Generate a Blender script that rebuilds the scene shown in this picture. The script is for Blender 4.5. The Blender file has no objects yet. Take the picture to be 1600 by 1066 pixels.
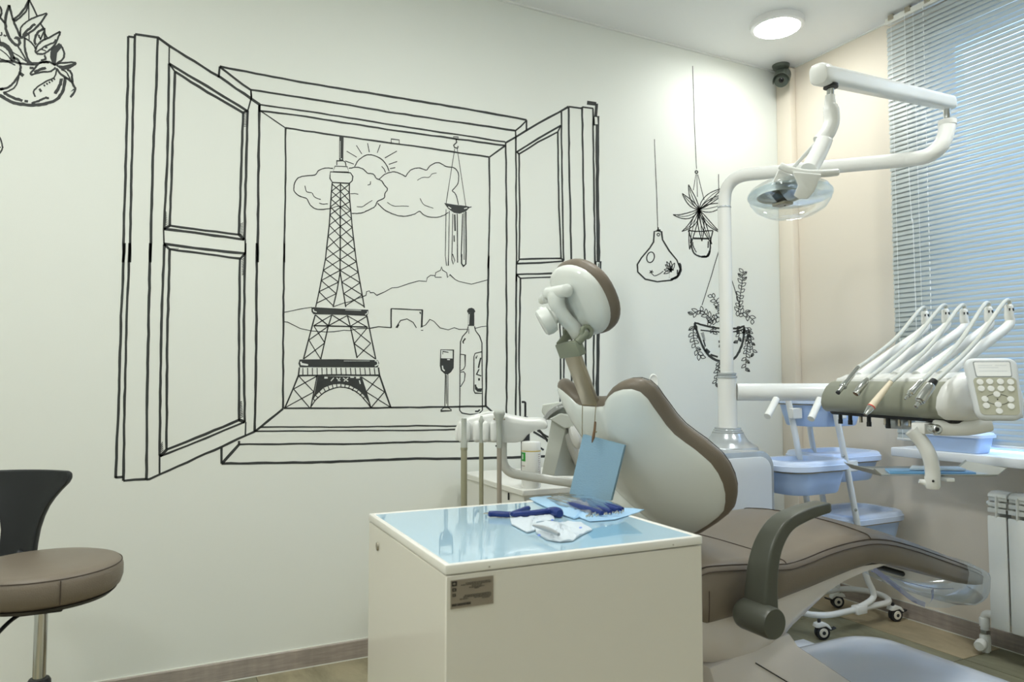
import bpy, bmesh, math, random
from mathutils import Vector, Matrix
import numpy as np
random.seed(7)
scene = bpy.context.scene
col = scene.collection
R = math.radians
CORNER_H = 2.7

# ---------------------------------------------------------------- camera, world, exposure
CAM = Vector((-3.0223, -2.7604, 1.0509)); YAW, PITCH, FPX = R(63.2193), R(3.0447), 1131.4
cam_d = bpy.data.cameras.new('camera'); cam = bpy.data.objects.new('camera', cam_d); col.objects.link(cam)
cam.location = CAM
cam.rotation_euler = (math.pi/2 + PITCH, 0, YAW - math.pi/2)
cam_d.sensor_width = 36; cam_d.lens = FPX/1600*36; cam_d.clip_start = .02
cam_d.dof.use_dof = True; cam_d.dof.focus_distance = 2.6; cam_d.dof.aperture_fstop = 5.6
scene.camera = cam
world = bpy.data.worlds.new('sky'); scene.world = world; world.use_nodes = True
wb = world.node_tree.nodes['Background']; wb.inputs[0].default_value = (.42, .62, 1.0, 1); wb.inputs[1].default_value = 3.1
scene.view_settings.view_transform = 'Standard'; scene.view_settings.look = 'None'
scene.view_settings.gamma = 1; scene.view_settings.use_curve_mapping = False
scene.view_settings.exposure = 1.55
LAMP_POWER = 40.0

# ---------------------------------------------------------------- helpers
_fwd = Vector((math.cos(YAW)*math.cos(PITCH), math.sin(YAW)*math.cos(PITCH), math.sin(PITCH)))
_rt = Vector((math.sin(YAW), -math.cos(YAW), 0)); _up = _rt.cross(_fwd)
def sight(x, y):                       # direction of a measured photo point
    return _fwd + _rt*((x-800)/FPX) - _up*((y-533)/FPX)
def at(x, y, d):                       # survey: point at depth d (m)
    return CAM + sight(x, y)*d
def on(x, y, ax, v):                   # survey: point on the plane axis = v
    r = sight(x, y); return CAM + r*((v-CAM[ax])/r[ax])

def lin(c):
    return tuple(((v/255)/12.92 if v/255 <= .04045 else ((v/255+.055)/1.055)**2.4) for v in c)
MATS = {}
def M(name, rgb, rough=.5, metal=0, bump=0, bscale=200, var=0, vscale=6, spec=.5, coat=0, alpha=1, sheen=0, emit=None, estr=0, stretch=None, trans=0, ior=1.45):
    if name in MATS: return MATS[name]
    m = bpy.data.materials.new(name); m.use_nodes = True; MATS[name] = m
    nt = m.node_tree; b = nt.nodes['Principled BSDF']; L = nt.links.new
    c = lin(rgb); b.inputs['Base Color'].default_value = (*c, 1)
    b.inputs['Roughness'].default_value = rough; b.inputs['Metallic'].default_value = metal
    b.inputs['Specular IOR Level'].default_value = spec; b.inputs['Coat Weight'].default_value = coat
    b.inputs['Alpha'].default_value = alpha; b.inputs['IOR'].default_value = ior
    b.inputs['Transmission Weight'].default_value = trans
    if emit: b.inputs['Emission Color'].default_value = (*lin(emit), 1); b.inputs['Emission Strength'].default_value = estr
    tc = None
    if bump or var:
        tc = nt.nodes.new('ShaderNodeTexCoord'); src = tc.outputs['Object']
        if stretch:
            mp = nt.nodes.new('ShaderNodeMapping'); mp.inputs['Scale'].default_value = stretch; L(src, mp.inputs[0]); src = mp.outputs[0]
    if var:
        n = nt.nodes.new('ShaderNodeTexNoise'); n.inputs['Scale'].default_value = vscale; n.inputs['Detail'].default_value = 5; L(src, n.inputs['Vector'])
        r = nt.nodes.new('ShaderNodeValToRGB'); r.color_ramp.elements[0].position = .3; r.color_ramp.elements[1].position = .7
        r.color_ramp.elements[0].color = (*[x*(1-var) for x in c], 1); r.color_ramp.elements[1].color = (*[min(1, x*(1+var)) for x in c], 1)
        L(n.outputs['Fac'], r.inputs[0]); L(r.outputs[0], b.inputs['Base Color'])
    if bump:
        n = nt.nodes.new('ShaderNodeTexNoise'); n.inputs['Scale'].default_value = bscale; n.inputs['Detail'].default_value = 3; L(src, n.inputs['Vector'])
        bp = nt.nodes.new('ShaderNodeBump'); bp.inputs['Strength'].default_value = bump; bp.inputs['Distance'].default_value = .002
        L(n.outputs['Fac'], bp.inputs['Height']); L(bp.outputs[0], b.inputs['Normal'])
    return m
def clear(name, tint=(255, 255, 255), gloss=.25, rough=.03):   # thin clear sheet: see-through with a fresnel sheen
    if name in MATS: return MATS[name]
    m = bpy.data.materials.new(name); m.use_nodes = True; MATS[name] = m
    nt = m.node_tree; nt.nodes.clear(); L = nt.links.new
    o = nt.nodes.new('ShaderNodeOutputMaterial'); t = nt.nodes.new('ShaderNodeBsdfTransparent'); t.inputs[0].default_value = (*lin(tint), 1)
    g = nt.nodes.new('ShaderNodeBsdfGlossy'); g.inputs['Roughness'].default_value = rough; g.inputs[0].default_value = (.95, .97, 1, 1)
    lw = nt.nodes.new('ShaderNodeLayerWeight'); lw.inputs[0].default_value = .5
    pw = nt.nodes.new('ShaderNodeMath'); pw.operation = 'POWER'; pw.inputs[1].default_value = 3.0; L(lw.outputs['Facing'], pw.inputs[0])
    mul = nt.nodes.new('ShaderNodeMath'); mul.operation = 'MULTIPLY_ADD'; mul.inputs[1].default_value = gloss*1.6; mul.inputs[2].default_value = gloss*.14; mul.use_clamp = True
    mx = nt.nodes.new('ShaderNodeMixShader'); L(pw.outputs[0], mul.inputs[0])
    L(mul.outputs[0], mx.inputs[0]); L(t.outputs[0], mx.inputs[1]); L(g.outputs[0], mx.inputs[2]); L(mx.outputs[0], o.inputs[0])
    return m

class G:                                # geometry collector
    def __init__(s): s.v = []; s.f = []
    def add(s, vs, fs):
        k = len(s.v); s.v += [Vector(p) for p in vs]; s.f += [tuple(i+k for i in f) for f in fs]; return s
    def box(s, lo, hi, mx=None):
        (a, b, c), (d, e, f) = lo, hi
        vs = [Vector(p) for p in ((a,b,c),(d,b,c),(d,e,c),(a,e,c),(a,b,f),(d,b,f),(d,e,f),(a,e,f))]
        if mx: vs = [mx @ p for p in vs]
        return s.add(vs, [(0,3,2,1),(4,5,6,7),(0,1,5,4),(1,2,6,5),(2,3,7,6),(3,0,4,7)])
    def rbox(s, lo, hi, r, seg=2, mx=None):
        bm = bmesh.new(); g = G().box(lo, hi); vs = [bm.verts.new(p) for p in g.v]
        for f in g.f: bm.faces.new([vs[i] for i in f])
        bmesh.ops.bevel(bm, geom=bm.edges[:], offset=r, segments=seg, profile=.5, affect='EDGES', clamp_overlap=True)
        bm.verts.index_update(); V_ = [(mx @ v.co) if mx else v.co.copy() for v in bm.verts]; F_ = [[v.index for v in f.verts] for f in bm.faces]; bm.free()
        return s.add(V_, F_)
    def tube(s, pts, r, n=14, cap=True, flat=None):
        pts = [Vector(p) for p in pts]; m = len(pts); rs = r if isinstance(r, (list, tuple)) else [r]*m
        T = [(pts[min(i+1, m-1)]-pts[max(i-1, 0)]).normalized() for i in range(m)]
        u = T[0].orthogonal().normalized() if flat is None else (Vector(flat) - T[0]*Vector(flat).dot(T[0])).normalized()
        rings = []
        for i in range(m):
            u = (u - T[i]*u.dot(T[i])).normalized(); w = T[i].cross(u)
            rr = rs[i] if isinstance(rs[i], (tuple, list)) else (rs[i], rs[i])
            rings.append([pts[i]+u*(rr[0]*math.cos(2*math.pi*k/n))+w*(rr[1]*math.sin(2*math.pi*k/n)) for k in range(n)])
        return s.loft(rings, cap)
    def loft(s, rings, cap=True, closed=True):
        n = len(rings[0]); vs = [p for r in rings for p in r]; fs = []
        for i in range(len(rings)-1):
            for k in range(n if closed else n-1):
                a = i*n+k; b = i*n+(k+1) % n; fs.append((a, b, b+n, a+n))
        if cap and closed: fs.append(tuple(reversed(range(n)))); fs.append(tuple(range((len(rings)-1)*n, len(rings)*n)))
        return s.add(vs, fs)
    def lathe(s, prof, o=(0,0,0), ax=(0,0,1), n=32, sx=1, u=None):
        o = Vector(o); ax = Vector(ax).normalized()
        u = (Vector(u)-ax*Vector(u).dot(ax)).normalized() if u is not None else ax.orthogonal().normalized()
        w = ax.cross(u); rings = []
        for r, h in prof:
            r = max(r, 1e-4); rings.append([o+ax*h+u*(r*sx*math.cos(2*math.pi*k/n))+w*(r*math.sin(2*math.pi*k/n)) for k in range(n)])
        return s.loft(rings)
    def prism(s, out, depth, o=(0,0,0), u=(1,0,0), v=(0,1,0)):
        o, u, v = Vector(o), Vector(u), Vector(v); w = u.cross(v).normalized()
        a = [o+u*p[0]+v*p[1] for p in out]; b = [p+w*depth for p in a]; n = len(a)
        fs = [tuple(reversed(range(n))), tuple(range(n, 2*n))]+[(i, (i+1) % n, (i+1) % n+n, i+n) for i in range(n)]
        return s.add(a+b, fs)
    def ball(s, c, r, n=16, m=10):
        c = Vector(c); rr = r if isinstance(r, (tuple, list)) else (r, r, r)
        rings = [[c+Vector((rr[0]*math.sin(t)*math.cos(2*math.pi*k/n), rr[1]*math.sin(t)*math.sin(2*math.pi*k/n), -rr[2]*math.cos(t))) for k in range(n)] for t in [max(.02, min(math.pi-.02, math.pi*i/m)) for i in range(m+1)]]
        return s.loft(rings)
    def sheet(s, grid):                 # open surface from rows of points
        return s.loft(grid, cap=False, closed=False)

ORG = {}                                # world origin of every parent
def origin(o): return ORG.get(o.name, Vector((0, 0, 0)))
def obj(name, g, mat, parent=None, smooth=40, label=None, cat=None, group=None, kind=None, base=False, bevel=0):
    lo = Vector([min(p[i] for p in g.v) for i in range(3)]); hi = Vector([max(p[i] for p in g.v) for i in range(3)])
    c = (lo+hi)/2
    if base: c.z = lo.z
    me = bpy.data.meshes.new(name); me.from_pydata([tuple(p-c) for p in g.v], [], g.f); me.validate()
    bm = bmesh.new(); bm.from_mesh(me)
    if bevel:
        es = [e for e in bm.edges if len(e.link_faces) == 2 and e.calc_face_angle(0) > R(35)]
        bmesh.ops.bevel(bm, geom=es, offset=bevel, segments=2, profile=.5, affect='EDGES', clamp_overlap=True)
    bmesh.ops.recalc_face_normals(bm, faces=bm.faces[:])
    for e in bm.edges:
        e.smooth = not (len(e.link_faces) == 2 and e.calc_face_angle(0) > R(smooth))
    for f in bm.faces: f.smooth = smooth > 0
    bm.to_mesh(me); bm.free()
    me.materials.append(mat)
    o = bpy.data.objects.new(name, me); col.objects.link(o)
    if parent is not None: o.parent = parent; o.location = c-origin(parent)
    else: o.location = c
    ORG[o.name] = c
    tag(o, label, cat, group, kind); return o
def tag(o, label=None, cat=None, group=None, kind=None):
    if label: o['label'] = label
    if cat: o['category'] = cat
    if group: o['group'] = group
    if kind: o['kind'] = kind
    return o
def thing(name, loc, label, cat, group=None):
    o = bpy.data.objects.new(name, None); col.objects.link(o); o.location = loc; o.empty_display_size = .05
    ORG[o.name] = Vector(loc); return tag(o, label, cat, group)
def twin(o, name, loc, parent, rot=None):   # copy sharing mesh data
    c = o.copy(); col.objects.link(c); c.parent = parent
    c.location = Vector(loc)-(origin(parent) if parent else Vector((0,0,0))); ORG[c.name] = Vector(loc)
    if rot: c.rotation_euler = rot
    return c
def curve(pts, k=6):                    # Catmull-Rom through the points
    P = [Vector(p) for p in pts]; out = []
    for i in range(len(P)-1):
        a, b, c, d = P[max(i-1, 0)], P[i], P[i+1], P[min(i+2, len(P)-1)]
        for j in range(k):
            t = j/k; out.append(.5*((2*b)+(c-a)*t+(2*a-5*b+4*c-d)*t*t+(3*b-a-3*c+d)*t**3))
    return out+[P[-1]]
def fillet(pts, r, k=6):                # polyline with rounded corners
    P = [Vector(p) for p in pts]; out = [P[0]]
    for i in range(1, len(P)-1):
        a, b, c = P[i-1], P[i], P[i+1]; u = (a-b).normalized(); v = (c-b).normalized()
        d = min(r, (a-b).length*.49, (c-b).length*.49); p, q = b+u*d, b+v*d
        for j in range(k+1):
            t = j/k; out.append(p*(1-t)**2+b*2*t*(1-t)+q*t*t)
    return out+[P[-1]]

# ---------------------------------------------------------------- the room
RX, RY, H = -4.5, -4.0, CORNER_H
m_wall = M('paint_offwhite', (228, 231, 224), .55, bump=.08, bscale=350)
m_beige = M('paint_beige', (227, 218, 203), .6, bump=.08, bscale=350)
m_ceil = M('paint_ceiling', (238, 240, 240), .6)
m_trimw = M('white_trim', (232, 234, 230), .45)
def struct(name, g, m, **k): return obj(name, g, m, kind='structure', **k)
struct('wall_left', G().box((RX, 0, 0), (.2, .12, H)), m_wall)
# window wall with an opening
WY0, WY1, WZ0, WZ1 = -.83, -2.75, .765, 2.55
g = G(); g.box((0, WY0, 0), (.2, 0, H)); g.box((0, RY, 0), (.2, WY1, H)); g.box((0, WY1, 0), (.2, WY0, WZ0-.04)); g.box((0, WY1, WZ1), (.2, WY0, H))
struct('wall_right', g, m_beige, smooth=0)
struct('wall_back', G().box((RX-.12, RY-.12, 0), (.2, RY, H)), m_wall)
struct('wall_side', G().box((RX-.12, RY, 0), (RX, .12, H)), m_wall)
struct('ceiling', G().box((RX-.12, RY-.12, H), (.2, .12, H+.1)), m_ceil)
struct('trim_1', G().rbox((-.045, -.095, 0), (0, 0, H-.008), .006), m_beige)
g = G(); g.box((RX, -.012, H-.007), (-.045, 0, H)); struct('trim_2', g, m_trimw)
struct('trim_3', G().box((-.008, -.66, H-.006), (0, -.095, H)), m_trimw)

# floor: slab and large stone-look tiles
m_slab = M('grout', (176, 170, 152), .8)
floor = struct('floor', G().box((RX-.12, RY-.12, -.1), (.2, .12, -.004)), m_slab)
def tile_mat(name, a, b, seed):
    m = bpy.data.materials.new(name); m.use_nodes = True; nt = m.node_tree; L = nt.links.new; bs = nt.nodes['Principled BSDF']
    tc = nt.nodes.new('ShaderNodeTexCoord'); mp = nt.nodes.new('ShaderNodeMapping'); mp.inputs['Location'].default_value = (seed*3.1, seed*1.7, 0); mp.inputs['Scale'].default_value = (1, .45, 1)
    L(tc.outputs['Object'], mp.inputs[0]); n = nt.nodes.new('ShaderNodeTexNoise'); n.inputs['Scale'].default_value = 7; n.inputs['Detail'].default_value = 9; n.inputs['Roughness'].default_value = .68; n.inputs['Distortion'].default_value = .6
    L(mp.outputs[0], n.inputs['Vector']); r = nt.nodes.new('ShaderNodeValToRGB'); r.color_ramp.elements[0].position = .34; r.color_ramp.elements[1].position = .66
    r.color_ramp.elements[0].color = (*lin(a), 1); r.color_ramp.elements[1].color = (*lin(b), 1); L(n.outputs['Fac'], r.inputs[0]); L(r.outputs[0], bs.inputs['Base Color'])
    bs.inputs['Roughness'].default_value = .42; return m
tm = [tile_mat('stone_tile_beige', (150, 138, 112), (182, 168, 138), 1), tile_mat('stone_tile_green', (112, 112, 92), (148, 146, 122), 2), tile_mat('stone_tile_mixed', (128, 122, 98), (170, 160, 132), 3)]
xs = [0]+[-.25-.6*i for i in range(8)]; ys = [0, -.44]+[-1.04-.6*i for i in range(6)]
protos = {}
for i in range(len(xs)-1):
    for j in range(len(ys)-1):
        x1, x0, y1, y0 = xs[i], xs[i+1], ys[j], ys[j+1]
        x0, y0 = max(x0, RX), max(y0, RY)
        w, d = x1-x0, y1-y0; mi = 0 if (i == 0 and j < 2) else 1 if (i == 1 or (i == 0 and j >= 2)) else (i*5+j*3+i*j) % 3
        key = (round(w, 3), round(d, 3), mi); loc = ((x0+x1)/2, (y0+y1)/2, -.002)
        if key in protos:
            twin(protos[key], 'floor_tile', loc, floor)
        else:
            protos[key] = obj('floor_tile', G().box((x0+.0012, y0+.0012, -.004), (x1-.0012, y1-.0012, 0)), tm[mi], floor, smooth=0)

# wood-look skirting, in lengths
def wood_mat():
    m = bpy.data.materials.new('wood_skirting'); m.use_nodes = True; nt = m.node_tree; L = nt.links.new; bs = nt.nodes['Principled BSDF']
    tc = nt.nodes.new('ShaderNodeTexCoord'); mp = nt.nodes.new('ShaderNodeMapping'); mp.inputs['Scale'].default_value = (1.6, 1.6, 28); L(tc.outputs['Object'], mp.inputs[0])
    n = nt.nodes.new('ShaderNodeTexNoise'); n.inputs['Scale'].default_value = 4; n.inputs['Detail'].default_value = 8; n.inputs['Roughness'].default_value = .7; L(mp.outputs[0], n.inputs['Vector'])
    r = nt.nodes.new('ShaderNodeValToRGB'); r.color_ramp.elements[0].position = .3; r.color_ramp.elements[1].position = .72
    r.color_ramp.elements[0].color = (*lin((122, 110, 100)), 1); r.color_ramp.elements[1].color = (*lin((176, 162, 150)), 1); L(n.outputs['Fac'], r.inputs[0])
    mp2 = nt.nodes.new('ShaderNodeMapping'); mp2.inputs['Scale'].default_value = (30, 30, 3); L(tc.outputs['Object'], mp2.inputs[0])
    n2 = nt.nodes.new('ShaderNodeTexNoise'); n2.inputs['Scale'].default_value = 1.2; n2.inputs['Detail'].default_value = 4; L(mp2.outputs[0], n2.inputs['Vector'])
    mx = nt.nodes.new('ShaderNodeMixRGB'); mx.blend_type = 'MULTIPLY'; mx.inputs[0].default_value = .5; L(r.outputs[0], mx.inputs[1]); L(n2.outputs['Fac'], mx.inputs[2])
    r2 = nt.nodes.new('ShaderNodeMixRGB'); r2.blend_type = 'ADD'; r2.inputs[0].default_value = .12; L(mx.outputs[0], r2.inputs[1]); r2.inputs[2].default_value = (1, .95, .9, 1)
    L(r2.outputs[0], bs.inputs['Base Color']); bs.inputs['Roughness'].default_value = .5; return m
m_wood = wood_mat()
m_grout = M('white_grout', (226, 226, 216), .7)
BH = .068
bl = struct('baseboard_left', G().rbox((RX, -.012, .003), (0, 0, BH), .002, 1), m_wood)
obj('grout_line', G().box((RX, -.0135, 0), (-.012, -.010, .0035)), m_grout, bl)
obj('edge_bead', G().box((RX, -.004, BH), (0, 0, BH+.003)), m_grout, bl)
br = struct('baseboard_right', G().rbox((-.012, RY, .003), (0, -.012, BH), .002, 1), m_wood)
obj('grout_line', G().box((-.0135, RY, 0), (-.010, -.012, .0035)), m_grout, br)
obj('edge_bead', G().box((-.004, RY, BH), (0, -.012, BH+.003)), m_grout, br)

# window behind the blind
win = tag(thing('window_1', (.1, (WY0+WY1)/2, WZ0), 'white framed window behind the closed blind', None), kind='structure')
m_pvc = M('pvc_white', (236, 238, 238), .3)
g = G(); f = .06
for (a, b, c, d) in ((WY1, WY1+f, WZ0, WZ1), (WY0-f, WY0, WZ0, WZ1), ((WY0+WY1)/2-f*.6, (WY0+WY1)/2+f*.6, WZ0, WZ1)): g.box((.07, a, c), (.13, b, d))
g.box((.07, WY1+f, WZ0), (.13, WY0-f, WZ0+f)); g.box((.07, WY1+f, WZ1-f), (.13, WY0-f, WZ1))
obj('window_frame', g, m_pvc, win, smooth=0)
mg = clear('window_glass', (244, 250, 252), .3)
mid = (WY0+WY1)/2
for a, b in ((WY1+f, mid-f*.6), (mid+f*.6, WY0-f)): obj('pane', G().box((.098, a, WZ0+f), (.102, b, WZ1-f)), mg, win, smooth=0)
sill = tag(obj('window_sill', G().rbox((-.2, -2.85, .728), (0, -.726, .765), .006), M('sill_white', (236, 240, 243), .25)), 'white window sill below the blind above the radiator', 'window sill', kind='structure')
sill.name = 'trim_4'

# ceiling lamps: one in view, the rest added unseen to light the room
m_rim = M('lamp_rim', (240, 240, 240), .4)
def lamp(x, y, label, k=1.0):
    t = thing('ceiling_light', (x, y, H-.03), label, 'ceiling light', 'round ceiling lights')
    obj('rim', G().lathe([(.108, 0), (.118, .004), (.12, .012), (.12, .03), (.100, .03), (.104, .002)], (x, y, H-.03), n=48), m_rim, t)
    m = M('lamp_diffuser_%d' % round(k*100), (255, 255, 255), .4, emit=(250, 252, 248), estr=LAMP_POWER*k)
    obj('diffuser', G().lathe([(.0, -.010), (.06, -.009), (.095, -.004), (.106, .004), (.106, .02), (.0, .02)], (x, y, H-.03), n=48), m, t)
lamp(-.46, -.40, 'round white ceiling light glowing in the corner above the plants on the wall', .55)
lamp(-3.9, -2.3, 'added unseen round ceiling light by the side wall')  # unseen lamp, added to lift the lower walls
lamp(-2.0, -1.25, 'added unseen round ceiling light over the middle of the room', 1.35)  # out of frame, added to light the mural wall evenly
lamp(-3.6, -1.25, 'added unseen round ceiling light over the stool side of the room', 1.5)  # out of frame, added to brighten the cabinet side and lower left wall
lamp(-.7, -2.0, 'added unseen round ceiling light by the window behind the view', 1.5)  # unseen, added here to brighten the chair base and window wall
lamp(-3.2, -3.1, 'added unseen round ceiling light behind the photographer', .6)  # unseen, added as weak fill from behind the camera

# ---------------------------------------------------------------- line mural on the left wall (traced photo points laid on the wall plane)
m_ink = M('mural_ink', (52, 55, 54), .6, var=.25, vscale=9)
m_white = M('mural_white', (222, 226, 220), .55)
def K(x0, y0, s): return lambda pts: [(x0+x/s, y0+y/s) for x, y in pts]
c1, c2, c3, c4, c5, c6 = K(160,30,2.805), K(160,380,2.665), K(420,180,4.44), K(560,180,4.0), K(420,420,4.44), K(560,400,3.808)
c7, c8, c9, c10 = K(0,0,6.27), K(980,200,4.264), K(1060,380,4.636), K(780,140,3.5533)
c11, c12, c13, c14, c15, c16, c17, c18 = K(330,90,3.019), K(330,600,2.807), K(500,300,5.92), K(170,600,6.272), K(680,190,4.4417), K(480,180,8.88), K(670,470,5.61), K(700,560,5.923)
px = lambda pts: pts
def wallp(p, lift=.0007):
    q = on(p[0], p[1], 1, 0); return Vector((q.x, -lift, q.z))
class Ink:
    def __init__(s): s.g = G(); s.w = G()
    def line(s, k, pts, w=3, smooth=False, close=False, wob=.45, white=False, lift=.0007):
        P = [Vector((*p, 0)) for p in k(pts)]
        if close: P.append(P[0].copy())
        if smooth and len(P) > 2: P = curve(P, 5)
        Q = [P[0]]
        for a, b in zip(P, P[1:]):
            n = max(1, int((b-a).length/14)); Q += [a.lerp(b, (i+1)/n) for i in range(n)]
        P = [q.copy() for q in Q]
        for i in range(1, len(P)-1):
            if not close and wob: P[i] += Vector((random.uniform(-wob, wob), random.uniform(-wob, wob), 0))*min(1, w/3)
        L, Rr = [], []
        for i in range(len(P)):
            a, b = P[max(i-1, 0)], P[min(i+1, len(P)-1)]
            if close and i in (0, len(P)-1): a, b = P[-2], P[1]
            t = (b-a); t = t.normalized() if t.length > 1e-6 else Vector((1, 0, 0))
            n = Vector((-t.y, t.x, 0)); c = 1.0
            if 0 < i < len(P)-1:
                t1 = (P[i]-P[i-1]); c = max(.6, abs(t1.normalized().dot(t))) if t1.length > 1e-6 else 1
            h = w*.5*random.uniform(.86, 1.1)/c; L.append(P[i]+n*h); Rr.append(P[i]-n*h)
        lf = lift+.0006 if white else lift
        vs = [wallp(p, lf) for p in L]+[wallp(p, lf) for p in Rr]; m = len(P)
        (s.w if white else s.g).add(vs, [(i, i+1, m+i+1, m+i) for i in range(m-1)]); return s
    def fill(s, k, pts, white=False, smooth=False, lift=.0009):
        P = k(pts)
        if smooth: P = [(v.x, v.y) for v in curve([(*p, 0) for p in P+[P[0]]], 4)[:-1]]
        (s.w if white else s.g).add([wallp(p, lift+(.0006 if white else 0)) for p in P], [tuple(range(len(P)))]); return s
    def ell(s, k, c, rx, ry, w=2, a=0):
        pts = [(c[0]+rx*math.cos(t)*math.cos(a)-ry*math.sin(t)*math.sin(a), c[1]+rx*math.cos(t)*math.sin(a)+ry*math.sin(t)*math.cos(a)) for t in [2*math.pi*i/16 for i in range(16)]]
        return s.line(k, pts, w, close=True, wob=0)
    def leaf(s, k, base, tip, wd, bend=0, w=1.6, rib=True):
        b, t = Vector((*base, 0)), Vector((*tip, 0)); d = t-b; n = Vector((-d.y, d.x, 0)).normalized()
        mid = lambda u: b+d*u+n*(bend*4*u*(1-u))
        for sg in (-1, 1): s.line(k, [(mid(u)+n*(sg*wd*math.sin(math.pi*u**.8)))[:2] for u in [i/6 for i in range(7)]], w, smooth=True, wob=.2)
        if rib: s.line(k, [mid(u)[:2] for u in (0, .3, .6, .85)], w*.7, smooth=True, wob=.2)
        return s
    def sprig(s, k, stem, n, ln, wd, w=1.5, r=random):
        C = curve([(*p, 0) for p in stem], 10); s.line(k, [p[:2] for p in C[::3]]+[tuple(C[-1][:2])], w*.8, wob=.1)
        for i in range(n):
            j = int((i+.6)/n*(len(C)-2)); p = C[j]; t = (C[j+1]-C[j]).normalized(); sg = 1 if i % 2 else -1
            ang = sg*random.uniform(.6, 1.0); dv = Vector((t.x*math.cos(ang)-t.y*math.sin(ang), t.x*math.sin(ang)+t.y*math.cos(ang), 0)); l = ln*random.uniform(.8, 1.15)
            q = p+dv*l; s.leaf(k, p[:2], q[:2], wd, 0, w, rib=False)
            if random.random() < .25: s.line(k, [(p+dv*l*.2)[:2], (p+dv*l*.85)[:2]], w*1.6, wob=0)
        return s
    def done(s, name, parent, label=None, **kw):
        o = obj(name, s.g, m_ink, parent, smooth=0, label=label, **kw)
        if s.w.v: obj('white_highlight', s.w, m_white, o, smooth=0)
        return o
def mural(name, c, label): return thing(name, wallp(c, 0), label, 'wall drawing')

mu = mural('window_mural', (600, 730), 'large black line drawing of an open shuttered window with a tower, painted on the wall')
k = Ink()   # left shutter
for kk, w, p in [
 (c1,4,[(143,66),(137,300),(130,560),(120,1066)]),(c2,4.2,[(114,0),(102,300),(93,640),(87,990)]),(c1,4,[(113,75),(112,250),(104,560),(90,1066)]),(c2,4.2,[(92,0),(78,300),(68,650),(55,978)]),
 (c1,3.5,[(113,76),(142,80)]),(c1,4,[(143,66),(190,72),(245,82),(293,118),(515,255),(690,375)]),(c1,4.2,[(243,82),(238,250),(222,600),(210,1066)]),(c2,4.4,[(200,0),(193,300),(186,700),(183,985)]),
 (c1,2.2,[(293,118),(292,195)]),(c1,4,[(292,195),(285,600),(270,920)]),(c1,4,[(318,230),(310,500),(295,905)]),(c1,4,[(292,195),(460,296),(633,402)]),(c1,4,[(318,230),(460,320),(615,410)]),(c1,3,[(292,195),(318,230)]),
 (c1,4,[(637,402),(630,650),(622,965)]),(c1,4,[(617,410),(607,700),(597,945)]),(c1,3,[(614,410),(637,402)]),(c1,4,[(270,920),(450,942),(622,967)]),(c1,3.6,[(295,905),(450,926),(600,945)]),(c1,4,[(270,920),(297,905)]),(c1,4.5,[(598,943),(622,967)]),
 (c1,2.2,[(650,310),(652,345),(637,402)]),(c1,4,[(688,375),(685,600),(680,1066)]),(c2,4,[(643,0),(641,400),(634,785)]),(c1,2.4,[(626,965),(626,1030)]),(c1,2.4,[(268,920),(270,985)]),
 (c2,4.2,[(258,5),(247,300),(240,700),(238,885)]),(c2,4.2,[(280,28),(270,400),(267,860)]),(c2,4,[(255,3),(430,26),(594,43)]),(c2,3.6,[(278,25),(430,46),(577,65)]),(c2,3.5,[(256,4),(281,27)]),(c2,4,[(573,65),(568,400),(569,738)]),(c2,4,[(594,43),(589,400),(593,745)]),(c2,4,[(574,66),(594,43)]),
 (c2,4,[(267,860),(430,795),(572,735)]),(c2,3.2,[(240,888),(430,812),(592,745)]),(c2,4.5,[(240,888),(268,860)]),(c2,5,[(570,736),(593,746)]),(c2,3.6,[(183,985),(197,983),(240,962),(430,878),(634,785)]),(c2,3,[(238,885),(238,960)]),(c2,2.4,[(597,745),(595,802)]),(c2,2.4,[(597,0),(596,45)]),
 (c2,3.6,[(87,990),(183,983)]),(c2,4,[(53,976),(87,974)])]: k.line(kk, p, w)
for i in range(9): k.line(c1, [(622-i*.3,415+i*7),(634,411+i*7)], 1, wob=0); k.line(c1, [(603,900+i*6),(617,893+i*7)], 1, wob=0); k.line(c1, [(274,905-i*8),(286-i*.5,912-i*8)], 1, wob=0)
for i in range(10): k.line(c2, [(580,70+i*7),(590,64+i*7)], 1.1, wob=0); k.line(c2, [(572,728-i*7),(586-i*.6,722-i*7)], 1.4, wob=0)
for i in range(6): k.line(c2, [(243,878-i*7),(255-i,868-i*8)], 1.1, wob=0)
for i in range(5): k.line(c2, [(288+i*7,21),(284+i*7,27)], 1, wob=0)
k.done('left_shutter', mu)
k = Ink()   # frame
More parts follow.
